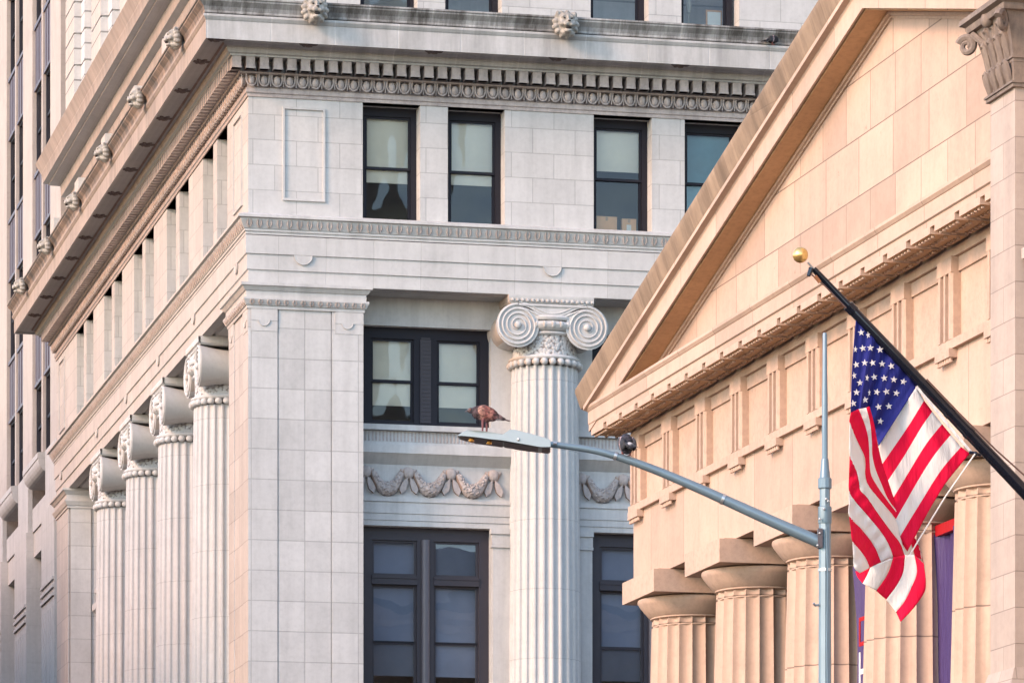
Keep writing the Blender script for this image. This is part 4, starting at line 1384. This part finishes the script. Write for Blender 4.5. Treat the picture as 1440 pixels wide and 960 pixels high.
# canton: between the pole, the left edge and the lower border
can_top = [(1204, 446), (1234, 477), (1264, 509), (1289, 543)]
can_bot = [(1196.5, 581), (1210, 575), (1222, 571), (1232, 600), (1235, 627)]
def canton(s_, t):              # s along the hoist 0..1, t from the pole 0..1
    P0 = resample(can_top, 41)[min(40, int(round(s_ * 40)))]
    key = s_
    if s_ < 0.5:
        q = s_ / 0.5
        e = Vector((1196.5 + 26 * q, 581 - 10 * q, 0))
    else:
        q = (s_ - 0.5) / 0.5
        e = Vector((1222.5 + 13 * q, 571 + 56 * q, 0))
    r_ = P0.lerp(e, t)
    r_.x -= 1.5 * math.sin(PI * t) * (1 - s_)
    pl_ = 0.045 * math.sin(s_ * 17.0) * (0.35 + 0.65 * t) + 0.014 * math.sin(s_ * 41 + t)
    d_ = (1 - t) * (0.0 + 0.05 * s_) + t * ((-0.20 + 0.35 * s_) if s_ < 0.5 else (-0.02 + 0.12 * (s_ - 0.5)))
    return r_, d_ + pl_
rows = []
for i in range(41):
    row = []
    for k in range(21):
        r_, d_ = canton(i / 40, k / 20)
        row.append(lp(r_.x, r_.y, d_))
    rows.append(row)
fl.grid(rows, BLUE)
# part 2: the fly folded in front, stripes running down to the right
L0 = [(1196.5, 581), (1195.5, 592), (1195, 594)]
c0 = [(1195, 594), (1204.5, 618), (1215, 640), (1217, 652), (1216.5, 667), (1221, 682), (1235, 700), (1253, 721), (1270, 744), (1281, 764), (1286, 781)]
c1 = [(1207.5, 575), (1214.5, 592), (1220, 610.5), (1222, 629), (1222.6, 646), (1224.4, 666), (1232, 681), (1245, 700), (1262.7, 723), (1279, 745), (1291, 766), (1296, 786)]
c2 = [(1218, 573), (1223.6, 595), (1226, 621), (1226.5, 640), (1231, 659.5), (1239.7, 681), (1249, 702), (1265.5, 724), (1281, 746), (1292.5, 767), (1297, 787)]
ed = [(1222.5, 571), (1229, 595), (1235, 627), (1241, 652), (1249, 676), (1256.6, 699), (1266, 721), (1277, 742), (1288, 762), (1296, 780), (1300, 796)]
d1 = [(1195, 641), (1204.5, 662.6), (1208, 678), (1210, 690), (1218, 697.5), (1236.6, 724.5), (1253.5, 747.5), (1266, 764), (1272, 781)]
d2 = [(1194, 690), (1203, 705), (1220, 724.5), (1241, 750.5), (1252, 770.5), (1256, 784)]
e1 = [(1194.5, 726), (1212, 744.5), (1229, 767), (1239, 790)]
e2 = [(1199, 761), (1210.6, 775), (1218, 786), (1223, 798)]
c0top = [(1196.5, 581), (1195.2, 588)] 
strip([(1196.8, 580), (1195.2, 586)] + c0[0:], c1, RED, dep_left, 40)
strip(c1, c2, WHITE, dep_left, 40, 4)
strip(c2, ed, RED, dep_left, 40)
strip([(1195, 594), (1194.6, 615), (1195, 641)] + d1[1:], c0, WHITE, dep_left, 40)
strip([(1195, 641), (1194, 665), (1194, 690)] + d2[1:], d1, RED, dep_left, 36)
strip([(1194, 690), (1194, 706), (1194.5, 726)] + e1[1:], d2, WHITE, dep_left, 32)
strip([(1194.5, 726), (1196.5, 744), (1199, 761)] + e2[1:], e1, RED, dep_left, 26)
strip([(1199, 761), (1200, 780), (1201, 797), (1209, 805.5)], e2, WHITE, dep_left, 20)
# part 3: the turned-up end of the fly
strip([(1224, 797.5), (1219, 809), (1213, 820)], [(1203, 803), (1206, 811), (1212.5, 819)], RED, dep_flap, 14)
strip([(1256, 783), (1246, 810), (1232, 830)], [(1224, 797), (1219, 809), (1213, 820)], WHITE, dep_flap, 16)
strip([(1272.6, 780), (1270, 804), (1261, 822.5), (1246, 842.5)], [(1256, 783), (1250, 803), (1240, 819), (1232, 830)], RED, dep_flap, 18)
strip([(1285.6, 779), (1289.5, 804), (1281, 827), (1272, 845), (1260, 860)], [(1272.6, 780), (1270, 804), (1261, 822.5), (1246, 842.5)], WHITE, dep_flap, 20)
strip([(1299, 792), (1302, 816), (1300, 832), (1286, 853), (1266.5, 874)], [(1285.6, 779), (1289.5, 804), (1281, 827), (1272, 845), (1260, 860)], RED, dep_flap, 22)
cl = fl.build("cloth", [M['f_white'], M['f_red'], M['f_blue']], flag, 50)
md = cl.modifiers.new("thickness", 'SOLIDIFY'); md.thickness = 0.004; md.offset = 0
# stars: rows seen on the cloth, each star cut to shape and laid a few millimetres off the blue
st = MB()
star_px = [(1211, 467.5), (1221, 471, .7), (1203, 491, .6), (1213.5, 489.5), (1224, 489), (1237.5, 491.5), (1204, 512.5), (1216, 510), (1227, 510), (1240.5, 511.5), (1253.5, 514.5),
           (1201.3, 528, .7), (1209.5, 538), (1219.5, 531, .55), (1229.5, 530), (1243.5, 531.5), (1257, 533.5), (1270.5, 536.5), (1204.5, 551.5), (1222.5, 552, .4), (1233, 551), (1246.5, 550.5), (1260.5, 552.5),
           (1216.5, 562), (1200, 567), (1235.5, 572), (1250, 571), (1238, 592)]
def canton_depth(u, v_):
    best = None
    for i in range(0, 41):
        for k in range(0, 21):
            r_, d_ = CG[i][k]
            q = (r_.x - u) ** 2 + (r_.y - v_) ** 2
            if best is None or q < best[0]: best = (q, d_)
    return best[1]
CG = [[canton(i / 40, k / 20) for k in range(21)] for i in range(41)]
for s_ in star_px:
    sc_ = s_[2] if len(s_) > 2 else 1.0
    d_ = canton_depth(s_[0], s_[1])
    an = random.uniform(-0.25, 0.25)
    pts = []
    for k in range(10):
        r_ = (5.2 if k % 2 == 0 else 2.1)
        a = -PI / 2 + k * PI / 5 + an
        pts.append(lp(s_[0] + r_ * math.cos(a) * sc_, s_[1] + r_ * math.sin(a), d_ - 0.035))
    ctr = lp(s_[0], s_[1], d_ - 0.037)
    for k in range(10):
        st.face([ctr, pts[k], pts[(k + 1) % 10]])
st.build("stars", M['f_white'], flag)
m = MB(); 
h0 = [lp(u, v_, -0.01) for u, v_ in ((1287, 544), (1312, 574), (1340, 609), (1365, 637))]
h1 = [lp(u, v_, -0.01) for u, v_ in ((1290, 542), (1315, 571.5), (1343, 606), (1367.5, 634.5))]
m.grid([h0, h1]); m.build("hoist_tape", M['f_white'], flag)

# ================================================================== STREET LAMP
YL = 40.0
LB = Vector(((1160 - 720) * YL / FPX, YL, 0))
lamp = empty("street_lamp", LB)
tag(lamp, "blue grey steel street lamp with a long arm and flat lamp head", "street lamp")
def la(u, v_, dy=0.0):
    return Vector(((u - 720) * YL / FPX - LB.x, dy, EYE + (HORIZON - v_) * YL / FPX))
k_ = YL / FPX
m = MB()
def zz(v_): return EYE + (HORIZON - v_) * k_
m.lathe([(0.13, 0.0), (0.13, 0.6), (0.075, 0.75), (0.062, 4.0), (0.053, zz(733))], 8)
m.lathe([(0.046, zz(733)), (0.046, zz(687))], 8)
pole_o = m.build("pole", M['lamp_paint'], lamp, 20)
m = MB(); m.lathe([(0.057, zz(736)), (0.06, zz(734)), (0.06, zz(713)), (0.055, zz(712))], 12); m.lathe([(0.056, zz(687)), (0.06, zz(686)), (0.06, zz(673)), (0.054, zz(672))], 12)
m.build("collar", M['lamp_paint'], lamp, 30)
m = MB(); m.lathe([(0.048, zz(673)), (0.042, zz(662)), (0.040, zz(661)), (0.032, zz(645)), (0.026, zz(644)), (0.026, zz(560)), (0.022, zz(530)), (0.020, zz(470)), (0.017, zz(468)), (0.0, zz(467.5))], 12, caps=False)
m.build("spire", M['lamp_paint'], lamp, 30)
arm_px = [(765, 626), (800, 630), (840, 636.5), (880, 648), (920, 662.5), (960, 679), (1000, 696.5), (1040, 714.5), (1080, 732.5), (1115, 748), (1152, 764)]
arm_r = [0.030, 0.031, 0.034, 0.038, 0.041, 0.044, 0.047, 0.050, 0.053, 0.056, 0.058]
P = resample(arm_px, 34)
rr = [arm_r[min(10, int(i / 33 * 10))] + (arm_r[min(10, int(i / 33 * 10) + 1)] - arm_r[min(10, int(i / 33 * 10))]) * ((i / 33 * 10) % 1) for i in range(34)]
m = MB(); m.tube([la(p.x, p.y - 2.5) for p in P], [r_ * 0.93 for r_ in rr], 12); m.build("arm", M['lamp_paint'], lamp, 50)
m = MB(); q0, q1 = la(1149.5, 744), la(1156, 771)
m.box(q0.x, q1.x, -0.075, 0.03, q1.z, q0.z); m.build("bracket", M['lamp_under'], lamp)
m = MB()
for u, v_ in ((1152, 751), (1149, 768), (1158, 717), (1161, 703), (1164, 706), (1152, 731)):
    m.ball(la(u, v_, -0.075), (0.012, 0.014, 0.012), 8, 6)
m.build("bolt", M['bolt'], lamp, 60)
m = MB()
for k in (8, 21):
    p, q = la(P[k].x, P[k].y - 2.5), la(P[k + 1].x, P[k + 1].y - 2.5)
    m.tube([p, p.lerp(q, 0.35)], rr[k] * 0.93 + 0.005, 12)
m.lathe([(0.060, zz(803)), (0.060, zz(799))], 8)
m.build("band", M['bolt'], lamp, 40)
m = MB(); m.tube([la(1161, 741, -0.062), la(1163, 800, -0.064), la(1162, 900, -0.066), la(1163, 1000, -0.068)], 0.006, 6); m.build("conduit", M['lamp_paint'], lamp, 50)
m = MB(); m.tube([la(1153, 850, 0), la(1146, 851, -0.02), la(1144, 848, -0.03)], 0.012, 6); m.build("hook", M['bolt'], lamp)
# lamp head: thin front leaf, raised gear box behind, seen from below
hd = MB()
top = [(644, 613), (650, 610), (657, 607.5), (670, 608.5), (690, 611), (707, 614), (712, 611), (717, 607.5), (724, 607.5), (750, 614), (768, 619.5), (774, 622)]
bot = [(774, 633), (760, 633), (740, 629.5), (720, 626), (705, 623.5), (690, 622), (665, 618.5), (650, 615.5)]
hw = lambda u: 0.17 * min(1.0, max(0.12, ((u - 640) / 26.0)) ** 0.55) if u < 700 else 0.17
rows_t = []
outl = top + bot
for s_ in (-1, -0.86, 0.86, 1):
    rows_t.append([la(u, v_ + (0.0 if abs(s_) < 0.9 else (0.9 if i < len(top) else -0.6)), s_ * hw(u)) for i, (u, v_) in enumerate(outl)])
hd.grid(rows_t, closed=True); hd.face(rows_t[0]); hd.face(rows_t[-1][::-1])
hd.build("lamp_head", M['lamp_head'], lamp, 30)
hu = MB()
bl = [(646, 614.6), (655, 616.2), (670, 618.8), (690, 621.6), (707, 624)]
rows_t = [[la(u, v_ + 0.9, s_ * hw(u) * 0.96) for u, v_ in bl] for s_ in (-1, -0.5, 0, 0.5, 1)]
hu.grid(rows_t)
rows_t = [[la(u, v_ + 0.9, s_ * 0.15) for u, v_ in ((709, 624.4), (740, 629.7), (772, 633.2))] for s_ in (-1, 0, 1)]
hu.grid(rows_t)
hu.build("underside", M['lamp_under'], lamp)
m = MB()
for u, v_ in ((663, 618.8), (688, 622.5)):
    m.ball(la(u, v_ + 1.6, -0.05), (0.026, 0.05, 0.016), 14, 8)
m.build("amber_lens", M['amber'], lamp, 60)
m = MB(); m.ball(la(729, 622, -0.172), (0.014, 0.01, 0.016), 8, 6); m.build("latch", M['bolt'], lamp)
m = MB(); m.tube([la(778, 623.5, -0.028), la(783, 624.3, -0.028)], 0.014, 8); m.build("clamp", M['bolt'], lamp)

# ================================================================== PIGEONS
def feather_mat(name, stops, scale=1.0, wob=0.02):
    m, t, p = new_mat(name)
    tc = N(t, "ShaderNodeTexCoord")
    sep = N(t, "ShaderNodeSeparateXYZ"); t.links.new(tc.outputs["Object"], sep.inputs[0])
    nz = noise(t, tc.outputs["Object"], 40.0, 4)
    f_ = math_node(t, 'MULTIPLY_ADD', nz, wob * 2, sep.outputs[0])
    f_ = math_node(t, 'MULTIPLY_ADD', f_, 2.5, 0.5 - wob * 2.5)
    c = ramp(t, f_, stops)
    c = mix_rgb(t, 'MULTIPLY', 0.9, c, ramp(t, noise(t, tc.outputs["Object"], 45, 2), [(0.38, g(0.25)), (0.5, g(0.9)), (0.62, g(1.7))]))
    t.links.new(c, p.inputs["Base Color"]); p.inputs["Roughness"].default_value = 0.7
    return m
def ell(m, c, rad, tilt=0.0, yaw=0.0, nu=12, nv=8):
    m.ball(c, rad, nu, nv, rot=Matrix.Rotation(yaw, 3, 'Z') @ Matrix.Rotation(tilt, 3, 'Y'))
def pigeon(loc, rotz, label, pal, lean=0.0, head_down=0.0, legs=0.075):
    """a pigeon facing -x, its feet at the origin"""
    root = empty("pigeon", loc, rotz); tag(root, label, "pigeon", "pigeons on the ledges and lamp")
    z = legs
    m = MB()
    ell(m, (0.0, 0, z + 0.062), (0.088, 0.056, 0.066), R(16) + lean); ell(m, (-0.01, 0, z + 0.085), (0.060, 0.046, 0.048), R(10))
    ell(m, (-0.055, 0, z + 0.065), (0.055, 0.048, 0.055), R(-25))
    m.tube([(-0.06, 0, z + 0.085), (-0.088, 0, z + 0.098 - head_down * 0.5), (-0.108, 0, z + 0.108 - head_down)], [0.042, 0.032, 0.024], 10)
    ell(m, (-0.118, 0, z + 0.112 - head_down), (0.028, 0.022, 0.024))
    ell(m, (0.10, 0, z + 0.035), (0.055, 0.03, 0.025), R(20))
    link("body", remeshed(m, "body", pal['body'], 0.007), root)
    m = MB()
    for s_ in (-1, 1):
        ell(m, (0.02, s_ * 0.045, z + 0.062), (0.092, 0.018, 0.050), R(22))
        ell(m, (0.105, s_ * 0.028, z + 0.032), (0.065, 0.010, 0.014), R(14))
        ell(m, (0.10, s_ * 0.034, z + 0.045), (0.05, 0.010, 0.014), R(24))
    m.build("wing", pal['wing'], root, 60)
    m = MB()
    for s_ in (-1, 0, 1):
        m.extrude([(0.10, s_ * 0.014 - 0.012), (0.10, s_ * 0.014 + 0.012), (0.20, s_ * 0.020 + 0.013), (0.205, s_ * 0.020 - 0.013)], lambda p, q, t: (p, q, z + 0.03 - (p - 0.1) * 0.22 + t), -0.003 + 0.003 * s_, 0.003 + 0.003 * s_)
    m.build("tail", pal['tail'], root)
    m = MB(); m.tube([(-0.142, 0, z + 0.110 - head_down), (-0.155, 0, z + 0.105 - head_down), (-0.165, 0, z + 0.098 - head_down)], [0.008, 0.006, 0.002], 8); m.build("beak", pal['beak'], root, 60)
    m = MB()
    for s_ in (-1, 1):
        m.ball((-0.124, s_ * 0.020, z + 0.118 - head_down), (0.004, 0.003, 0.004), 6, 4)
    m.build("eye", pal['eye'], root)
    m = MB()
    for s_ in (-1, 1):
        x = -0.005 + 0.02 * s_
        m.tube([(x + 0.015, s_ * 0.022, z + 0.03), (x + 0.005, s_ * 0.022, z - 0.005), (x, s_ * 0.024, 0.006)], [0.022, 0.012, 0.006], 8)
        for dx, dy in ((-0.035, 0), (-0.026, 0.02), (-0.026, -0.02), (0.022, 0)):
            m.tube([(x, s_ * 0.024, 0.006), (x + dx, s_ * 0.024 + dy, 0.004)], [0.005, 0.003], 6)
    m.build("leg", pal['leg'], root, 60)
    return root
dk = plain("dark_beak", (0.05, 0.04, 0.04), 0.4)
pal_red = dict(body=feather_mat("rusty_feathers", [(0.08, (0.16, 0.10, 0.09)), (0.20, (0.025, 0.018, 0.025)), (0.33, (0.05, 0.022, 0.025)), (0.42, (0.26, 0.13, 0.10)), (0.60, (0.17, 0.06, 0.05)), (0.70, (0.42, 0.36, 0.34))]),
               wing=feather_mat("rusty_wing", [(0.25, (0.34, 0.20, 0.16)), (0.42, (0.27, 0.13, 0.10)), (0.5, (0.13, 0.035, 0.03)), (0.6, (0.24, 0.10, 0.075)), (0.68, (0.10, 0.03, 0.03)), (0.80, (0.20, 0.12, 0.11)), (0.88, (0.06, 0.035, 0.04))]),
               tail=plain("dark_tail", (0.16, 0.12, 0.12), 0.7), beak=dk, eye=plain("orange_eye", (0.5, 0.15, 0.03), 0.2), leg=plain("pink_leg", (0.13, 0.035, 0.04), 0.6))
pal_dark = dict(body=feather_mat("slate_feathers", [(0.2, (0.02, 0.02, 0.03)), (0.7, (0.025, 0.022, 0.03)), (0.74, (0.5, 0.5, 0.5)), (0.86, (0.03, 0.03, 0.035))]),
                wing=feather_mat("slate_wing", [(0.2, (0.05, 0.035, 0.04)), (0.5, (0.03, 0.025, 0.03)), (0.55, (0.35, 0.25, 0.25)), (0.6, (0.02, 0.02, 0.025))]),
                tail=plain("black_tail", (0.015, 0.014, 0.02), 0.7), beak=dk, eye=plain("amber_eye", (0.45, 0.12, 0.03), 0.2), leg=plain("dull_red_leg", (0.22, 0.07, 0.06), 0.6))
lp0 = LB + la(682, 610.2)
pg = pigeon(lp0, R(8), "rust brown pigeon standing on the street lamp's head", pal_red, lean=R(6), head_down=0.028, legs=0.105)
pg.scale = (1.08, 1.08, 1.08)
pg = pigeon(LB + la(881, 641.0), R(-75), "dark pigeon with a white rump perched on the lamp arm", pal_dark, lean=R(50), legs=0.03)
pg.scale = (1.15, 1.15, 1.15)
def at_F(x, y, z): return FINV @ Vector((x, y, z))
pg = pigeon(at_A(12.22, -1.22, 27.935), TH_A + R(200), "dark pigeon on the bank's cornice ledge beside the pediment", pal_dark, legs=0.03)
pg.scale = (1.5, 1.5, 1.5)
